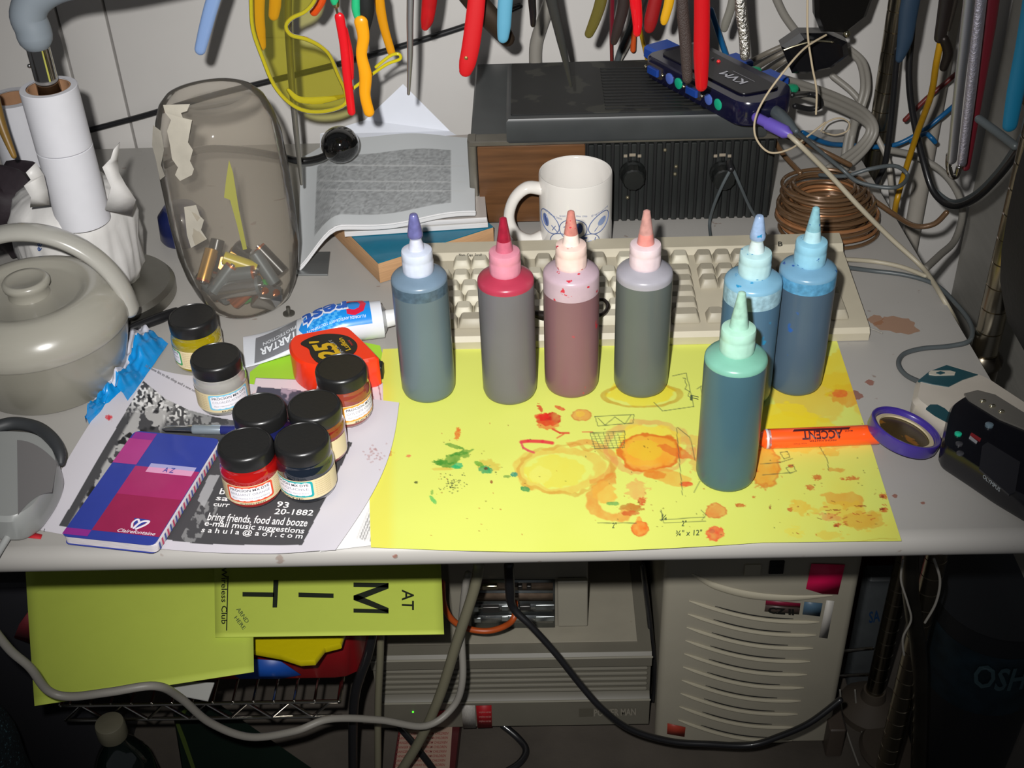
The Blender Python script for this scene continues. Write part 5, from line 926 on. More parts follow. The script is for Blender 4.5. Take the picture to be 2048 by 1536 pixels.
# ================================================================== cables on the wall and over the desk
m_g = mat('cable_grey', '8c8880', .45); m_bg = mat('cable_beige', 'a8a08c', .45); m_bk = mat('cable_black', '1c1c1e', .35, coat=.2); m_dg = mat('cable_dark_grey', '4c5254', .4); m_bl = mat('cable_blue', '145a8c', .35); m_rd = mat('wire_dark_red', '6a2420', .4); m_wh = mat('twine', 'b8a88c', .7); m_tn = mat('conduit_white', 'a8a298', .45, var=.1)
cable('cable', 'flat black cable running up across the wall behind the jar and glasses', 'cable', py_((150, 268, 1.482), (230, 247, 1.483), (300, 228, 1.483), (420, 192, 1.483), (540, 162, 1.483), (700, 122, 1.483), (860, 75, 1.483), (960, 42, 1.483), (1040, 12, 1.483)), .0038, m_bk)
cable('pipe', 'grey conduit behind the radio rising up the wall', 'conduit', py_((1110, -30, 1.474), (1090, 30, 1.474), (1072, 90, 1.474), (1072, 150, 1.474)), .008, m_g)
for lab, ps, r, m in (('thin dark red wire dropping behind the radio', ((1222, -20), (1222, 60), (1224, 150)), .002, m_rd), ('dark blue grey cable curving behind the radio', ((1275, -10), (1262, 50), (1240, 105), (1228, 150)), .0042, m_dg), ('short orange wire above the blue plug', ((1266, 40), (1267, 70), (1266, 100)), .0035, mat('wire_orange', 'c4501c', .4)), ('yellow wire slanting to the blue plug', ((1272, 20), (1284, 75), (1296, 125)), .0026, mat('wire_yellow', 'b8901c', .4)), ('blue wire dropping behind the switch box', ((1422, 20), (1440, 75), (1458, 128)), .0035, m_bl), ('thin grey wire curving behind the radio', ((1300, -20), (1262, 80), (1232, 135)), .002, m_g), ('grey cable behind the knurled chrome handle', ((1545, -20), (1568, 30), (1605, 80)), .005, m_g)):
    cable('wire', lab, 'wire', [PY(x, y, 1.46) for x, y in ps], r, m)
zk = TZ+.016
cable('cable', 'beige keyboard cable running from the violet plug down over the coil to the desk edge', 'cable', [P(1576, 268, TZ+.010), P(1600, 290, TZ+.004), P(1660, 350, DZ+.10), P(1720, 415, DZ+.065), P(1780, 475, DZ+.03), P(1838, 528, DZ+.006), P(1862, 558, DZ+.004), P(1888, 600, DZ+.003), P(1912, 645, DZ-.03), P(1925, 690, DZ-.12)], .0027, m_bg)
cable('cable', 'dark cable from the grey plug falling behind the copper coil', 'cable', [P(1592, 262, TZ+.012), P(1625, 290, DZ+.12), P(1680, 335, DZ+.09), P(1720, 365, DZ+.08), P(1790, 375, DZ+.08), P(1815, 352, DZ+.08), P(1790, 332, DZ+.09), P(1740, 338, DZ+.09), P(1690, 352, DZ+.08), P(1640, 350, DZ+.07)], .0022, m_dg)
for k in range(3):
    o = k*8
    cable('cable', ('uppermost', 'middle', 'lowest')[k]+' of three grey ribbon cables looping from the switch box', 'cable', [PY(1545+o*.6, 150+o*1.2, 1.30), PY(1600, 166+o*1.5, 1.33), PY(1670, 190+o*1.5, 1.36), PY(1730-o*.4, 222+o*1.2, 1.38), PY(1752-o*.9, 258+o*.2, 1.38), PY(1735-o, 295-o*.3, 1.37), PY(1700-o, 330-o*.8, 1.35), PY(1672-o, 352-o, 1.33)], .0037, m_g, group='grey ribbon cables')
for k, (x, lab) in enumerate(((0, 'outer grey cable curving down from the black clamp to the coil'), (-10, 'inner grey cable curving down from the black clamp to the coil'))):
    cable('cable', lab, 'cable', [PY(1700+x, 98, 1.42), PY(1728+x, 125, 1.42), PY(1736+x, 175, 1.42), PY(1722+x, 225, 1.41), PY(1705+x, 270, 1.40), PY(1695+x, 330, 1.38)], .0035, m_g)
cable('cable', 'grey cable crossing behind the ribbon cables', 'cable', py_((1665, 152, 1.44), (1700, 180, 1.43), (1722, 205, 1.42)), .004, m_g)
cable('cable', 'pale grey cable bundle strand dropping vertically behind the coil', 'cable', py_((1712, 235, 1.40), (1702, 280, 1.40), (1693, 330, 1.38)), .005, m_g)
for k, (dx, dy) in enumerate(((0, 0), (14, 9), (26, 22))):
    cable('cable', ('upper', 'middle', 'lower')[k]+' grey video cable running from the switch box up to the black clamp', 'cable', [P(1490+dx*1.5, 128+dy, zk), PY(1530+dx, 108+dy, 1.36), PY(1575+dx, 88+dy*.6, 1.36), PY(1612+dx, 74+dy*.3, 1.36)], .003, mat('cable_taupe', '6c665c', .45))
cable('cable', 'black cable bundle end beside the green plug', 'cable', [P(1584, 190, zk), PY(1610, 188, 1.32), PY(1634, 192, 1.32), PY(1640, 212, 1.32), PY(1620, 218, 1.32), PY(1590, 212, 1.31)], .0032, m_bk)
W26 = W('cable_clamp', 'black spring clamp gripping a bundle of cables above the switch box', 'clamp', PY(1640, 110, 1.28))
b = B(); q = py_((1560, 88, 1.27), (1598, 62, 1.27), (1650, 62, 1.28), (1692, 80, 1.29), (1695, 105, 1.30), (1660, 132, 1.28), (1610, 143, 1.27), (1582, 142, 1.27)); c = sum(q, Vector())/len(q)
b.loft([[c+(v-c)*k+Vector((0, dy, 0)) for v in q] for k, dy in ((.8, -.012), (1, -.006), (1, .010), (.7, .02))]); W26.part(b, 'jaw', mat('clamp_black', '111114', .25, coat=.4), ang=30)
b = B(); q = py_((1626, -30, 1.27), (1628, 30, 1.27), (1640, 60, 1.27), (1690, 62, 1.29), (1730, 30, 1.30), (1752, -30, 1.31)); c = sum(q, Vector())/len(q); b.loft([[c+(v-c)*k+Vector((0, dy, 0)) for v in q] for k, dy in ((.85, -.010), (1, -.004), (1, .008), (.8, .016))]); W26.part(b, 'body', mat('clamp_dark', '0d0c0c', .35), ang=30)
b = B(); b.tube(py_((1568, 100, 1.255), (1590, 92, 1.255), (1630, 82, 1.255), (1665, 84, 1.255)), .0012, 8); W26.part(b, 'wire_spring', MATS['bright_steel']); b = B(); b.ball(PY(1693, 68, 1.275), .004, 0, 10); W26.part(b, 'bolt_head', MATS['bright_steel'])
cable('string', 'long loop of pale twine dangling over the switch box', 'string', py_((1652, 70, 1.22), (1610, 96, 1.20), (1570, 140, 1.18), (1530, 195, 1.17), (1510, 240, 1.17), (1513, 278, 1.17), (1540, 305, 1.17), (1580, 298, 1.18), (1612, 275, 1.20), (1650, 245, 1.22)), .0011, m_wh)
cable('string', 'straight pale twine hanging down from the top beside the black clamp', 'string', py_((1616, -40, 1.21), (1615, 60, 1.21), (1624, 130, 1.21), (1633, 180, 1.21), (1632, 228, 1.21)), .0011, m_wh)
cable('wire', 'clear coiled thin wire loop on the wall beside the ribbon cables', 'wire', py_((1642, 262, 1.40), (1655, 244, 1.40), (1680, 236, 1.40), (1698, 246, 1.40), (1694, 262, 1.40), (1670, 270, 1.40), (1646, 264, 1.40)), .001, m_wh)
cable('cable', 'dark blue cable crossing behind the coil', 'cable', py_((1605, 265, 1.36), (1650, 285, 1.38), (1690, 290, 1.40), (1780, 292, 1.42), (1840, 265, 1.42), (1880, 235, 1.42), (1915, 205, 1.43)), .0030, m_bl)
cable('cable', 'short blue wire end poking left at the wrench', 'wire', py_((1822, 282, 1.41), (1850, 268, 1.40), (1862, 275, 1.39), (1870, 284, 1.39)), .0030, m_bl)
cable('cable', 'black cable looping down and up to the front shelf post', 'cable', py_((1832, -30, 1.30), (1824, 60, 1.30), (1818, 150, 1.30), (1826, 230, 1.30), (1846, 320, 1.29), (1868, 385, 1.27), (1905, 412, 1.24), (1950, 398, 1.18), (2000, 350, 1.12), (2046, 288, 1.06)), .0038, m_bk)
cable('cable', 'second black cable running beside the looping one', 'cable', py_((1868, 380, 1.285), (1905, 404, 1.255), (1950, 388, 1.195), (2000, 338, 1.135), (2044, 272, 1.075)), .0030, m_dg)
cable('cable', 'dark cable hanging straight down in front of the rear post', 'cable', py_((1795, 100, 1.38), (1786, 200, 1.38), (1776, 290, 1.38), (1766, 340, 1.38), (1745, 378, 1.38)), .0036, m_bk)
cable('cable', 'yellow cable hanging from the dark pliers to the coil', 'cable', py_((1881, 84, 1.16), (1872, 130, 1.17), (1862, 190, 1.20), (1835, 265, 1.25), (1808, 350, 1.28), (1794, 400, 1.28), (1788, 432, 1.25)), .0034, mat('cable_yellow', 'b88a14', .4, var=.2, scale=60))
cable('cable', 'beige cable looping right of the coil down to the desk edge', 'cable', py_((1778, 300, 1.40), (1830, 312, 1.40), (1880, 340, 1.38), (1912, 380, 1.35), (1925, 425, 1.32), (1910, 480, 1.27), (1880, 510, 1.22), (1850, 538, 1.17)), .0042, m_g)
cable('cable', 'thin dark wire crossing behind the yellow cable', 'wire', py_((1810, 240, 1.42), (1850, 200, 1.42), (1880, 175, 1.42), (1912, 148, 1.42)), .003, m_rd)
cable('cable', 'pinkish cable rising behind the yellow cable', 'cable', py_((1752, 270, 1.42), (1775, 320, 1.40), (1782, 370, 1.38), (1785, 420, 1.33)), .0036, m_tn)
cable('pipe', 'white conduit pipe running down the wall right of the coil', 'conduit', [Vector((.50, 1.465, 1.30)), Vector((.50, 1.465, 1.0)), Vector((.50, 1.465, .6)), Vector((.50, 1.465, .1))], .011, m_tn)
cable('cable', 'dark grey cable running right behind the wrench', 'cable', py_((1958, 238, 1.10), (1995, 265, 1.08), (2030, 292, 1.06)), .0042, m_dg)
cable('cable', 'grey scanner cord curving over the desk edge to the scanner', 'cable', pz((1672, 532, DZ+.012), (1740, 541, DZ+.003), (1810, 550, DZ+.003), (1868, 568, DZ+.003), (1905, 600, DZ+.004), (1940, 645, DZ+.006), (1940, 680, DZ+.006), (1900, 692, DZ+.003), (1845, 697, DZ+.003), (1808, 708, DZ+.003), (1797, 728, DZ+.003), (1812, 750, DZ+.004), (1845, 766, DZ+.010)), .0024, m_dg)
cable('cable', 'beige cable lying behind the rightmost bottle', 'cable', pz((1668, 518, DZ+.012), (1740, 522, DZ+.003), (1800, 533, DZ+.003), (1850, 552, DZ+.003)), .0024, m_bg)
W27 = W('headphone_plug', 'black plug in the right radio knob with a split grey cord', 'plug', PY(1448, 345, RY-.03))
for k, ps in enumerate((((1462, 338, RY-.030), (1445, 370, RY-.035), (1428, 410, RY-.03), (1419, 445, RY-.02), (1422, 478, RY-.05)), ((1466, 338, RY-.030), (1482, 375, RY-.03), (1500, 415, RY-.02), (1518, 445, RY-.02), (1530, 470, RY-.06)))):
    b = B(); b.tube([PY(*q) for q in ps], .0018, 8); W27.part(b, 'cord', m_dg)
b = B(); a = PY(1462, 338, RY-.030); b.tube([a, a+Vector((0, .014, 0))], .004, 12, sm=0); W27.part(b, 'plug_body', m_bk)
b = B(); q = py_((1010, 640, .99), (1070, 612, .99), (1098, 618, .99)); b.tube(pz((1072, 628, DZ+.036), (1100, 632, DZ+.036), (1180, 632, DZ+.036), (1205, 628, DZ+.036), (1216, 612, DZ+.036), (1208, 600, DZ+.036), (1196, 600, DZ+.036)), [.004, .005, .003, .0018, .0018, .0018, .0018], 10); b.obj('small_hook', mat('dark_iron', '2a2420', .4, .6), label='black hook-ended strap lying on the keyboard behind the mauve bottle', cat='hook')
c = P(1722, 656, DZ+.002); cable('toothpick', 'small broken grey pin stub at the keyboard corner', 'pin', [P(1733, 655, DZ+.002), P(1750, 660, DZ+.002), P(1764, 666, DZ+.002)], .0009, m_g)
# black bag and papers on the right of the desk
b = B(); q = [PY(x, y, .93) for x, y in ((2088, 320), (2066, 390), (2048, 470), (2032, 560), (2028, 630), (2036, 680), (2070, 732), (2200, 760), (2300, 320))]; c = sum(q, Vector())/len(q); b.loft([[c+(v-c)*k+Vector((0, dy, 0)) for v in q] for k, dy in ((.9, -.03), (1, -.015), (1, .03), (.9, .05))]); b.obj('black_bag', mat('black_nylon', '0b0b0d', .6, bump=.2), label='large black bag hanging at the right edge in front of the shelf post', cat='bag')
b = B(); b.rbox((.545, 1.30, .9), (.004, .12, .09), .001, .001); b.obj('wall_patch', mat('tan_patch', '7c6440', .6, var=.4, scale=30), label='tan patch of tape on the right wall behind the teal pliers', cat='tape')
# ================================================================== under the desk
m_lou = mat('beige_case', 'a39d8c', .5, var=.08, scale=12)
W28 = W('computer_tower', 'beige computer tower with curved louvres standing on the floor under the desk', 'computer', (.267, 1.28, 0)); TY = 1.10
b = B(); b.rbox((.267, TY+.185, .235), (.232, .36, .44), .008, .004); b.rbox((.267, TY+.2, .008), (.20, .3, .015), .006, .003); W28.part(b, 'case', m_lou)
b = B(); b.rbox((.267, TY+.006, .232), (.242, .020, .452), .010, .006); fr = W28.part(b, 'front_panel', m_lou)
def ty(x, y, off=0): return PY(x, y, TY-.0045-off)
for i in range(10):
    t_ = i/9; a = (1379+(1357-1379)*t_, 1202+(1440-1202)*t_); c = (1638+(1583-1638)*t_, 1244+(1481-1244)*t_)
    pth = [(a[0]+(c[0]-a[0])*u, a[1]+(c[1]-a[1])*u+14*math.sin(u*math.pi)) for u in [k/10 for k in range(11)]]
    b = B(); b.tube([ty(x, y, .0005) for x, y in pth], [.0008]+[.0026]*9+[.0008], 8, 0, sm=2); W28.part(b, 'louvre', mat('beige_light', 'b4ad98', .45))
    b = B(); b.tube([ty(x, y-6) for x, y in pth[2:9]], [.0005]+[.0011]*5+[.0005], 6, 0, sm=2, flat=((0, 1, 0), .6)); W28.part(b, 'vent_slot', mat('slot_dark', '14130f', .8))
b = B(); b.tube([ty(x, y, .000) for x, y in ((1384, 1148), (1430, 1172), (1500, 1190), (1580, 1196), (1664, 1191))], [.001, .005, .006, .005, .001], 10, flat=((0, 1, 0), .5)); W28.part(b, 'brow_ridge', MATS['beige_light'])
def sticker(W_, pl, name, m, f, lab=None, k=.0008): b = B(); b.poly([f(x, y, k) for x, y in pl]); return W_.part(b, name, m, label=lab, solid=.0006)
sticker(W28, [(1532, 1201), (1601, 1207), (1600, 1216), (1531, 1210)], 'case_sticker', mat('sticker_wine', '7a1430', .4), ty); sticker(W28, [(1531, 1211), (1600, 1217), (1598, 1229), (1529, 1223)], 'case_sticker', mat('sticker_dark', '4a3c38', .4), ty); sticker(W28, [(1609, 1204), (1645, 1207), (1640, 1233), (1605, 1229)], 'case_sticker', mat('sticker_blue', '4a6478', .4), ty, 'small square blue sticker')
sticker(W28, [(1653, 1201), (1669, 1202), (1655, 1277), (1638, 1275)], 'tape_strip', mat('off_white_tape', 'bcb8b0', .5), ty); sticker(W28, [(1335, 1447), (1371, 1455), (1369, 1474), (1334, 1468)], 'case_sticker', mat('sticker_red2', 'a03828', .4), ty, 'red sticker at the bottom left')
sticker(W28, [(1623, 1128), (1690, 1130), (1676, 1189), (1645, 1188), (1612, 1178)], 'pink_tape', mat('neon_pink', 'f0185c', .4), ty, 'neon pink tape patch', .002)
b = B(); b.text('Pentium', lambda x, y: ty(1533+62*x, 1226+2*x-11*y, .0018), 0, .03) if 0 else b.text('CZ II', lambda x, y: ty(1536+52*x, 1226+4*x-11*y, .0018), 0, .05); W28.part(b, 'sticker_print', mat('black_label', '1c1c1a', .35), smooth=False)
b = B(); b.rbox(tuple(ty(1505, 1138)), (.020, .006, .018), .001, .001); W28.part(b, 'power_button', MATS['beige_light']); b = B(); b.rbox(tuple(ty(1553, 1134)), (.018, .004, .022), .001, .001); W28.part(b, 'drive_slot', MATS['slot_dark'])
# desktop computer lying under the desk
W29 = W('desktop_computer', 'grey desktop computer lying flat with ribbed front under the desk', 'computer', (-.05, 1.3, .03)); m_pc = mat('taupe_case', '6e6a5e', .45, var=.08, scale=15)
a, c = PY(766, 1456, 1.115), PY(1296, 1441, 1.115); PZ0 = .030; PZ1 = .176; px0, px1 = -.237, .138
b = B(); sp = [(1.125, PZ0), (1.113, PZ0+.002), (1.113, PZ0+.052), (1.118, PZ0+.056), (1.122, PZ0+.062), (1.122, PZ1-.026), (1.112, PZ1-.022), (1.112, PZ1-.006), (1.118, PZ1), (1.46, PZ1), (1.46, PZ0)]
b.loft([[(x, y, z) for y, z in sp][::-1] for x in (px0, px1)]); W29.part(b, 'case', m_pc, ang=30)
for k in range(5): b = B(); z = PZ0+.068+k*.0105; b.tube([(px0+.006, 1.121, z), (px1-.006, 1.121, z)], .0026, 8, sm=0); W29.part(b, 'front_rib', mat('rib_taupe', '787468', .4))
for z in (PZ0+.054, PZ1-.005): b = B(); b.tube([(px0, 1.1125, z), (px1, 1.1125, z)], .0016, 8, sm=0); W29.part(b, 'front_edge', mat('edge_light', '8e8a7c', .35))
b = B(); b.prism([(px0+.020, 1.135), (px1-.018, 1.135), (px1-.018, 1.43), (px0+.020, 1.43)], PZ1+.0003, PZ1+.002, .0004); W29.part(b, 'top_plate', mat('beige_plate', '9a9484', .5, var=.1, scale=20, spots='6e5a4c', spot_scale=18, spot_lim=.72))
def pf(x, y, k=0): return PY(x, y, 1.1125-k)
sticker(W29, [(923, 1411), (950, 1411), (952, 1456), (926, 1457)], 'barcode_sticker', mat('sticker_white', 'b4b0a8', .5, var=.4, scale=500, stretch=(6, 1, .3)), pf); sticker(W29, [(952, 1412), (983, 1411), (984, 1455), (955, 1456)], 'red_sticker', mat('sticker_redb', 'a0141c', .5), pf); sticker(W29, [(869, 1422), (896, 1421), (895, 1434), (870, 1436)], 'red_badge', MATS['sticker_redb'], pf)
b = B(); b.poly([pf(x, y, .0006) for x, y in ((1158, 1418), (1186, 1417), (1186, 1433), (1158, 1434))], 1); b.text('POWER MAN', lambda x, y: pf(1188+84*x, 1432-2*x-13*y, .0012), 0, .03); W29.part(b, 'badge', [mat('badge_grey', '8e887a', .4), mat('badge_box', '5c584c', .4)], smooth=False)
b = B(); b.ball(pf(826, 1424), .0014, 0, 8); W29.part(b, 'green_light', mat('green_led', '50e030', .3, emit=1.5))
for i in range(3): b = B(); b.text('compliance test label', lambda x, y: pf(958+24*x, 1426+i*9-4*y, .0016)); W29.part(b, 'sticker_text', mat('sticker_pink', 'c89088', .5), smooth=False)
# small computer standing on it with its expansion cards showing
c0 = P(905, 1262, PZ1+.0022); c1 = P(1176, 1259, PZ1+.0022); yb = c0.y
W30 = W('computer_unit', 'small beige computer unit with open metal card slots standing on the lying one', 'computer', ((c0.x+c1.x)/2, yb+.1, PZ1+.002))
b = B(); b.rbox(((c0.x+c1.x)/2, yb+.105, PZ1+.0025+.07), (c1.x-c0.x, .20, .14), .003, .002); W30.part(b, 'case', mat('beige_case2', '8f8a7c', .5, var=.06, scale=15))
def cf(x, y, k=0): return PY(x, y, yb+.004-k)
sticker(W30, [(943, 1160), (1110, 1160), (1110, 1257), (943, 1257)], 'slot_frame', mat('bright_zinc', '9aa0a0', .3, .9, var=.3, scale=50), cf, k=.0006)
for y0 in (1166, 1187, 1208, 1231): 
    b = B(); q = [cf(x, y, .0016) for x, y in ((948, y0), (1106, y0), (1106, y0+15), (948, y0+15))]; b.poly(q); br_ = W30.part(b, 'card_bracket', mat('bracket_zinc' if y0 > 1200 else 'brown_card', 'c4c8c8' if y0 > 1200 else '6a5a4c', .25, .9 if y0 > 1200 else .2, var=.3, scale=90), solid=.0008)
for x, y, w_, h in ((980, 1173, 16, 5), (982, 1217, 18, 7), (1050, 1214, 12, 6), (1040, 1173, 5, 5), (1058, 1173, 5, 5)): b = B(); q = cf(x, y, .004); b.rbox(tuple(q), (w_*2*.00062, .006, h*.0009*1.6), .001, .0006); W30.part(b, 'connector', mat('connector_dark' if h > 5 or w_ < 6 else 'bright_steel', '3a3836', .35, .5))
for x, y in ((950, 1218), (1010, 1216), (955, 1240), (1010, 1237), (1090, 1214), (1090, 1237)): b = B(); b.rbox(tuple(cf(x, y, .0035)), (.010 if x < 1050 else .026, .002, .009), .001, .0005); W30.part(b, 'bright_tab', MATS['bright_zinc'])
b = B(); q = cf(1145, 1200); b.rbox((q.x, q.y-.004, q.z), (.040, .008, .085), .002, .001); W30.part(b, 'side_cover', mat('beige_case2b', '969182', .5))
# wire shelf with toolbox and sheets
W31 = W('wire_shelf', 'chrome wire shelf under the left of the desk carrying the red toolbox', 'shelf', (-.43, 1.1, .24)); m_cw = mat('chrome_wire', '9a958c', .2, 1.0); sx0, sx1, sy = -.585, -.25, .966
for z in (.270, .243): b = B(); b.tube([(sx0, sy, z), (sx1, sy, z)], .0024, 8, sm=0); W31.part(b, 'front_rod', m_cw)
b = B(); zz = [(sx0+k*.025, sy, .270 if k % 2 else .243) for k in range(int((sx1-sx0)/.025)+1)]; b.tube(zz, .0021, 8, sm=0); W31.part(b, 'zigzag_wire', mat('chrome_wire_bright', 'd0ccc4', .15, 1.0))
for k in range(13): b = B(); x = sx0+.012+k*.0245; b.tube([(x, sy, .2725), (x, 1.42, .2725)], .0018, 6, sm=0); W31.part(b, 'cross_wire', m_cw)
for x in (sx0, sx1): b = B(); b.tube([(x, sy, .270), (x, 1.42, .270)], .0030, 8, sm=0); W31.part(b, 'side_rod', m_cw); b = B(); b.tube([(x, 1.42, .27), (x, 1.42, 0)], .010, 12, sm=0); W31.part(b, 'leg', m_cw)
W32 = W('toolbox', 'dark red plastic toolbox with blue patch on the wire shelf', 'toolbox', (-.36, 1.12, .275)); m_rb = mat('dark_red_plastic', '7c1418', .35, var=.15, scale=15)
b = B(); b.prism(roundpoly([(-.575, .995), (-.225, .995), (-.222, 1.20), (-.575, 1.20)], .03), .276, .345, .004); W32.part(b, 'box', m_rb); b = B(); b.prism(roundpoly([(-.58, .990), (-.221, .990), (-.218, 1.205), (-.58, 1.205)], .03), .345, .372, .006); W32.part(b, 'lid', mat('red_lid', '8a181c', .35))
b = B(); b.prism([(-.50, 1.0), (-.30, 1.0), (-.30, 1.1), (-.50, 1.1)], .372, .376); W32.part(b, 'lid_rib', m_rb)
sticker(W32, [(470, 1352), (505, 1318), (560, 1322), (602, 1350), (560, 1358), (480, 1358)], 'blue_patch', mat('blue_patch', '14489c', .4), lambda x, y, k: PY(x, y, .9895-k))
b = B(); b.rbox((-.42, 1.10, .404), (.30, .19, .055), .004, .002); b.obj('cardboard_box', mat('dark_cardboard', '2e261e', .8), label='dark flat box on the toolbox under the yellow sheets', cat='box')
b = B(); q = [P(*v) for v in ((500, 1262, .384), (560, 1258, .384), (690, 1262, .384), (682, 1286, .384), (650, 1294, .384), (630, 1320, .384), (600, 1322, .384), (560, 1309, .384), (505, 1299, .384))]; 
b.prism([(v.x, v.y) for v in q], .3745, .3835, .002); b.obj('yellow_bag', mat('yellow_plastic_bag', 'c8b80c', .3, coat=.3, bump=.5, bscale=30), label='crumpled yellow plastic bag on top of the red toolbox', cat='bag')
m_lo = pap('lime_paper', 'bccc50'); zS = .445
def lowsheet(name, lab, corners, z, droop, mats, parts=None):
    A_ = [P(x, y, z) for x, y in corners]; b = B()
    def f(u, v): c = (A_[0]*(1-u)+A_[1]*u)*(1-v)+(A_[3]*(1-u)+A_[2]*u)*v; c.z -= droop*v*v; return c
    b.fn(f, 20, 20); W_s = W(name, lab, 'paper', f(.5, .5)); W_s.part(b, 'sheet', mats, solid=.0005); return W_s
W33 = lowsheet('yellow_sign', 'plain lime yellow sheet in the stack under the left front of the desk', [(48, 1092), (505, 1090), (506, 1336), (66, 1404)], zS, .006, m_lo)
W34 = lowsheet('yellow_sign', 'lime yellow sign with large rotated letters M I T under the desk', [(428, 1092), (880, 1090), (888, 1267), (430, 1273)], zS+.003, .001, m_lo)
b = B(); zq2 = zS+.0045
def low(st, o, ex, ey, bold=.02, mi=0): b.text(st, lambda x, y: P(o[0]+ex[0]*x+ey[0]*y, o[1]+ex[1]*x+ey[1]*y, zq2), mi, bold)
[b.poly([P(x, y, zq2) for x, y in q]) for q in ([(707, 1165), (777, 1166), (777, 1175), (707, 1174)], [(707, 1217), (777, 1219), (777, 1227), (707, 1225)], [(777, 1166), (777, 1177), (716, 1201), (707, 1200), (707, 1191)], [(707, 1191), (716, 1190), (777, 1216), (777, 1226), (707, 1200)])]
b.poly([P(x, y, zq2) for x, y in ((597, 1185), (667, 1187), (667, 1196), (597, 1194))])
for q in ([(485, 1184), (548, 1185), (548, 1194), (485, 1193)], [(547, 1160), (557, 1160), (554, 1215), (545, 1215)]): b.poly([P(x, y, zq2) for x, y in q])
low('AT', (804, 1179), (0, 40), (24, 1), .01); low('MIT Wireless Club', (443, 1098), (0, 150), (11, 0), .01); b.poly([P(x, y, zq2) for x, y in ((455, 1152), (457, 1152), (454, 1261), (452, 1261))]); W34.part(b, 'lettering', mat('sign_black', '1e2418', .6), smooth=False)
b = B(); low('ARND', (472, 1219), (20, 28), (7, -5), 0); low('HERE', (468, 1236), (18, 24), (6, -5), 0); W34.part(b, 'handwriting', MATS['pencil'], smooth=False)
b = B(); q = [P(x, y, .385) for x, y in ((340, 1350), (425, 1352), (412, 1388), (330, 1372))]; b.prism([(v.x, v.y) for v in q], .3725, .3740); 
b.obj('white_card', mat('card_white', 'b8b8b4', .5), label='white card corner sticking out under the plain yellow sheet', cat='card')
# cables under the desk
cable('cable', 'long grey cable swagging across in front of the yellow sheets', 'cable', py_((-20, 1250, .80), (20, 1300, .80), (60, 1335, .80), (95, 1380, .80), (140, 1393, .80), (220, 1384, .80), (310, 1372, .81), (360, 1395, .83), (420, 1445, .85), (500, 1474, .87), (590, 1462, .90), (660, 1438, .92), (760, 1440, .95), (850, 1452, .97), (905, 1415, .99), (925, 1360, 1.0), (923, 1260, 1.02), (930, 1180, 1.02), (936, 1148, 1.02)), .0044, m_g)
cable('cable', 'thick grey cable hanging down in front of the lying computer', 'cable', py_((958, 1130, 1.0), (948, 1180, 1.0), (915, 1280, 1.0), (880, 1390, 1.0), (840, 1480, 1.0), (790, 1560, 1.0)), .0064, mat('cable_olive', '77735f', .4))
cable('cable', 'beige vertical cable between toolbox and lying computer', 'cable', py_((762, 1240, 1.03), (760, 1320, 1.03), (756, 1420, 1.03), (756, 1560, 1.03)), .0046, MATS['cable_olive'])
cable('cable', 'black vertical cable right of the red toolbox', 'cable', py_((750, 1240, 1.0), (735, 1310, 1.0), (712, 1380, 1.0), (706, 1450, 1.0), (706, 1560, 1.0)), .006, m_bk)
cable('cable', 'black cable from the card slots sweeping right in front of the tower', 'cable', py_((1018, 1130, 1.04), (1020, 1180, 1.04), (1026, 1215, 1.04), (1062, 1252, 1.03), (1110, 1305, 1.02), (1160, 1368, 1.01), (1205, 1418, 1.0), (1260, 1458, 1.0), (1340, 1482, 1.0), (1420, 1488, 1.0), (1500, 1490, 1.0), (1560, 1472, 1.0), (1620, 1445, 1.0), (1680, 1400, 1.01)), [.006, .006, .005]+[.0042]*11, m_bk)
cable('cable', 'orange cable looping below the card slots', 'cable', py_((884, 1165, 1.08), (888, 1210, 1.08), (905, 1240, 1.08), (935, 1257, 1.08), (975, 1262, 1.08), (1010, 1252, 1.08), (1028, 1235, 1.08), (1030, 1205, 1.10)), .0040, mat('cable_orange', 'a84a1c', .4))
cable('cable', 'black cable hooking out below the lying computer', 'cable', [P(1005, 1450, .02), P(1035, 1475, .01), P(1052, 1500, .006), P(1040, 1525, .006), P(1010, 1545, .006)], .0050, m_bk)
cable('cable', 'black cable on the floor crossing the red text carton', 'cable', [P(800, 1455, .04), P(825, 1485, .036), P(860, 1530, .036), P(880, 1560, .036)], .0050, m_bk)
cable('cable', 'black cable dropping between the two computers', 'cable', py_((1285, 1130, 1.16), (1300, 1250, 1.16), (1310, 1350, 1.16), (1306, 1400, 1.16)), .0036, m_bk)
cable('wire', 'thin pale wire looping around the desk leg', 'wire', py_((1806, 1120, .93), (1802, 1160, .93), (1815, 1205, .93), (1822, 1240, .93), (1806, 1275, .93), (1808, 1310, .93)), .0012, m_g)
cable('wire', 'thin pale wire curving right of the desk leg', 'wire', py_((1868, 1118, .93), (1880, 1160, .93), (1872, 1205, .93), (1850, 1245, .93)), .0014, m_g)
for x, lab in ((1685, 'thin wire on the floor left of the round foot'), (1715, 'thin wire on the floor in front of the round foot')):
    cable('wire', lab, 'wire', [P(x-5, 1380, .05), P(x, 1430, .006), P(x+14, 1480, .004), P(x+32, 1530, .004)], .0014, m_g)
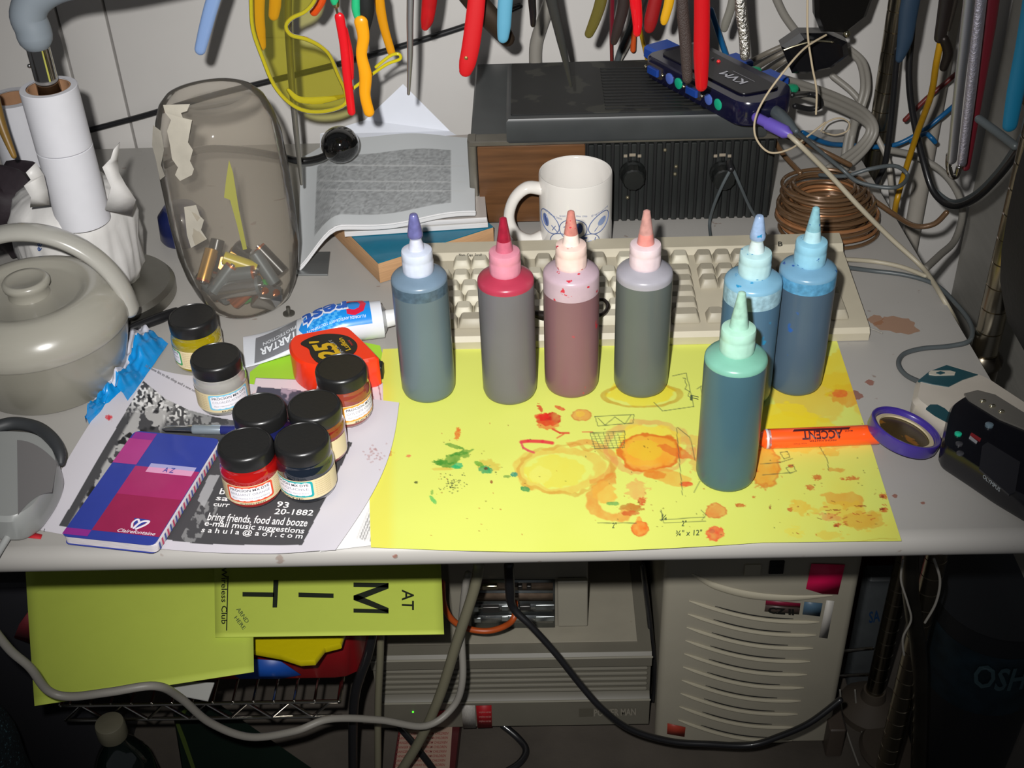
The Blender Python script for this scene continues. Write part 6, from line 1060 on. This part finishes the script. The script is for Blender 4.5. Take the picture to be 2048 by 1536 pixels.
# carton, floor box, bottle, fabric, right clutter
W35 = W('carton', 'flat pink carton with red text lines on the floor under the computer', 'carton', P(850, 1500, .02)); q = [P(x, y, .028) for x, y in ((805, 1400), (925, 1400), (905, 1580), (778, 1580))]
b = B(); b.prism([(v.x, v.y) for v in q], .001, .026, .001); W35.part(b, 'box', mat('maroon_box', '4a1a1c', .5)); b = B(); q2 = [P(x, y, .0285) for x, y in ((810, 1400), (908, 1400), (896, 1578), (784, 1578))]; b.prism([(v.x, v.y) for v in q2], .026, .0275); W35.part(b, 'top_face', mat('pink_card', 'a08878', .6)); b = B()
for k in range(10): b.textq('DANGER KEEP AWAY FROM CHILDREN', (797+(-1)*k, 1470+k*9), (896-k, 1469+k*9), (1, -5), .0282, 0, .01)
W35.part(b, 'red_text', mat('red_text', '8a3c38', .6), smooth=False)
b = B(); q = [P(x, y, .12) for x, y in ((345, 1425), (375, 1392), (430, 1400), (640, 1545), (560, 1640), (380, 1640))]; b.prism([(v.x, v.y) for v in q], .002, .12, .004); b.obj('green_box', mat('dark_green_plastic', '14201a', .3, coat=.2, var=.3, scale=10), label='dark green plastic box on the floor behind the capped bottle', cat='box')
b = B(); q = [P(x, y, .1215) for x, y in ((352, 1440), (380, 1402), (384, 1406), (358, 1444))]; b.prism([(v.x, v.y) for v in q], .1202, .1222); q = [P(x, y, .1215) for x, y in ((356, 1440), (372, 1480), (392, 1540), (384, 1540), (364, 1485), (350, 1444))]; b.prism([(v.x, v.y) for v in q], .1202, .1222)
b.obj('green_strap', mat('olive_strap', '3c4a1c', .5), label='thin olive strap lying across the dark green box', cat='strap')
c = P(219, 1448, .26); W36 = W('glass_bottle', 'dark green glass bottle with a dull screw cap at the bottom left', 'bottle', (c.x, c.y, 0)); T = Matrix.Translation((c.x, c.y, .0)); b = B()
b.lathe([(.030, .001), (.036, .004), (.037, .02), (.037, .16), (.034, .19), (.024, .212), (.0145, .228), (.0135, .238)], 40, 0, T); W36.part(b, 'glass', mat('dark_glass', '0c1614', .06, coat=1.0), ang=60); b = B(); b.lathe([(.0165, .238), (.0175, .240), (.0175, .258), (.0165, .262), (.0158, .2625), (.002, .2625)], 32, 0, T, fn=lambda a, r, z: r*(1+.015*(math.sin(a*24) > 0)*(z < .257))); W36.part(b, 'cap', mat('dull_cap', '6e6a58', .5, var=.1))
b = B(); b.ball((-.735, .90, .20), .13, 0, 24, (1.0, .7, 1.5)); b.v = [(v[0]+.012*math.sin(v[2]*22+v[1]*14), v[1]+.010*math.sin(v[0]*30+v[2]*18), max(.0, v[2]+.008*math.sin(v[0]*28))) for v in b.v]
b.obj('fabric_cushion', mat('speckled_teal_cloth', '1a2a30', .9, var=.6, scale=160, bump=.6, bscale=260, spots='4a7078', spot_scale=300, spot_lim=.62), label='dark teal speckled cushion slumped in the lower left corner', cat='cushion')
b = B(); q = PY(30, 1200, 1.05); b.rbox((-.66, 1.10, .2), (.13, .12, .40), .008, .004); b.obj('storage_box', mat('charcoal_box', '2c2c30', .5), label='charcoal box standing left of the yellow sheets', cat='box')
b = B(); q = [PY(x, y, 1.02) for x, y in ((62, 1215), (40, 1245), (30, 1270), (62, 1282), (75, 1240))]; b.poly(q); b.obj('red_rag', mat('dark_red_cloth', '6a1c24', .7), label='dark red scrap of cloth sticking out left of the plain yellow sheet', cat='cloth', solid=.004)
W37 = W('bucket', 'dark bucket with faded blue label in the shade under the right of the desk', 'bucket', (.50, 1.0, .0)); c = PY(1985, 1280, 1.02); T = Matrix.Translation((c.x+.03, 1.09, 0))
b = B(); b.lathe([(.062, .0), (.066, .003), (.078, .30), (.080, .305)], 40, 0, T); W37.part(b, 'pail', mat('pail_dark', '1c1e22', .5)); b = B(); b.lathe([(.0715, .14), (.0770, .27)], 40, 0, T, cap0=False, cap1=False); W37.part(b, 'label', mat('faded_label', '182a34', .5, var=.6, scale=40))
b = B(); b.text('OSH', lambda x, y: T @ Vector(((.0785)*math.cos(-2.1+.8*x), .0785*math.sin(-2.1+.8*x), .215+.04*y)), 0, .02); W37.part(b, 'lettering', mat('label_pale', '34484e', .5), smooth=False)
b = B(); b.rbox((.455, 1.30, .20), (.10, .10, .40), .01, .006); b.obj('red_canister', mat('dark_red_can', '4a0c10', .35, var=.2), label='dark red canister in the shade behind the desk leg', cat='canister')
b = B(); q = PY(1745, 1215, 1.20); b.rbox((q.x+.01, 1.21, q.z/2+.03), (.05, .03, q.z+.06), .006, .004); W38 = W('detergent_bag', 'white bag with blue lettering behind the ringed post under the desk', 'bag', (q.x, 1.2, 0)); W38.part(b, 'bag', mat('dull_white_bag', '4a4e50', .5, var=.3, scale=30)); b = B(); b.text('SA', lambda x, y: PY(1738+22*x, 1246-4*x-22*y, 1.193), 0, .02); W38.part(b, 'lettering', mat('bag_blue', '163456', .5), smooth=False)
for k, x in enumerate((1672, 1690)): 
    b = B(); q0, q1 = PY(1650, 1305+k*48, 1.18), PY(1745, 1296+k*52, 1.18); b.tube([q0, q1], .0022, 8, sm=0); b.obj('chrome_rod', m_cw, label=('upper' if k == 0 else 'lower')+' short chrome rod between tower and ringed post', cat='rod')
b = B(); c = P(1785, 1500, 0); b.lathe([(.045, 0), (.046, .004), (.042, .012), (.02, .016), (.001, .016)], 32, 0, Matrix.Translation((c.x, c.y, 0))); b.obj('floor_disc', MATS['dusty_rubber'], label='second dusty round disc on the floor beside the desk leg', cat='disc')
b = B(); c = P(1650, 1470, .03); b.rbox((c.x+.012, c.y+.01, .030), (.022, .05, .058), .003, .002); b.obj('power_adapter', mat('adapter_brown', '4c423a', .5), label='small brown adapter standing right of the tower base', cat='adapter')
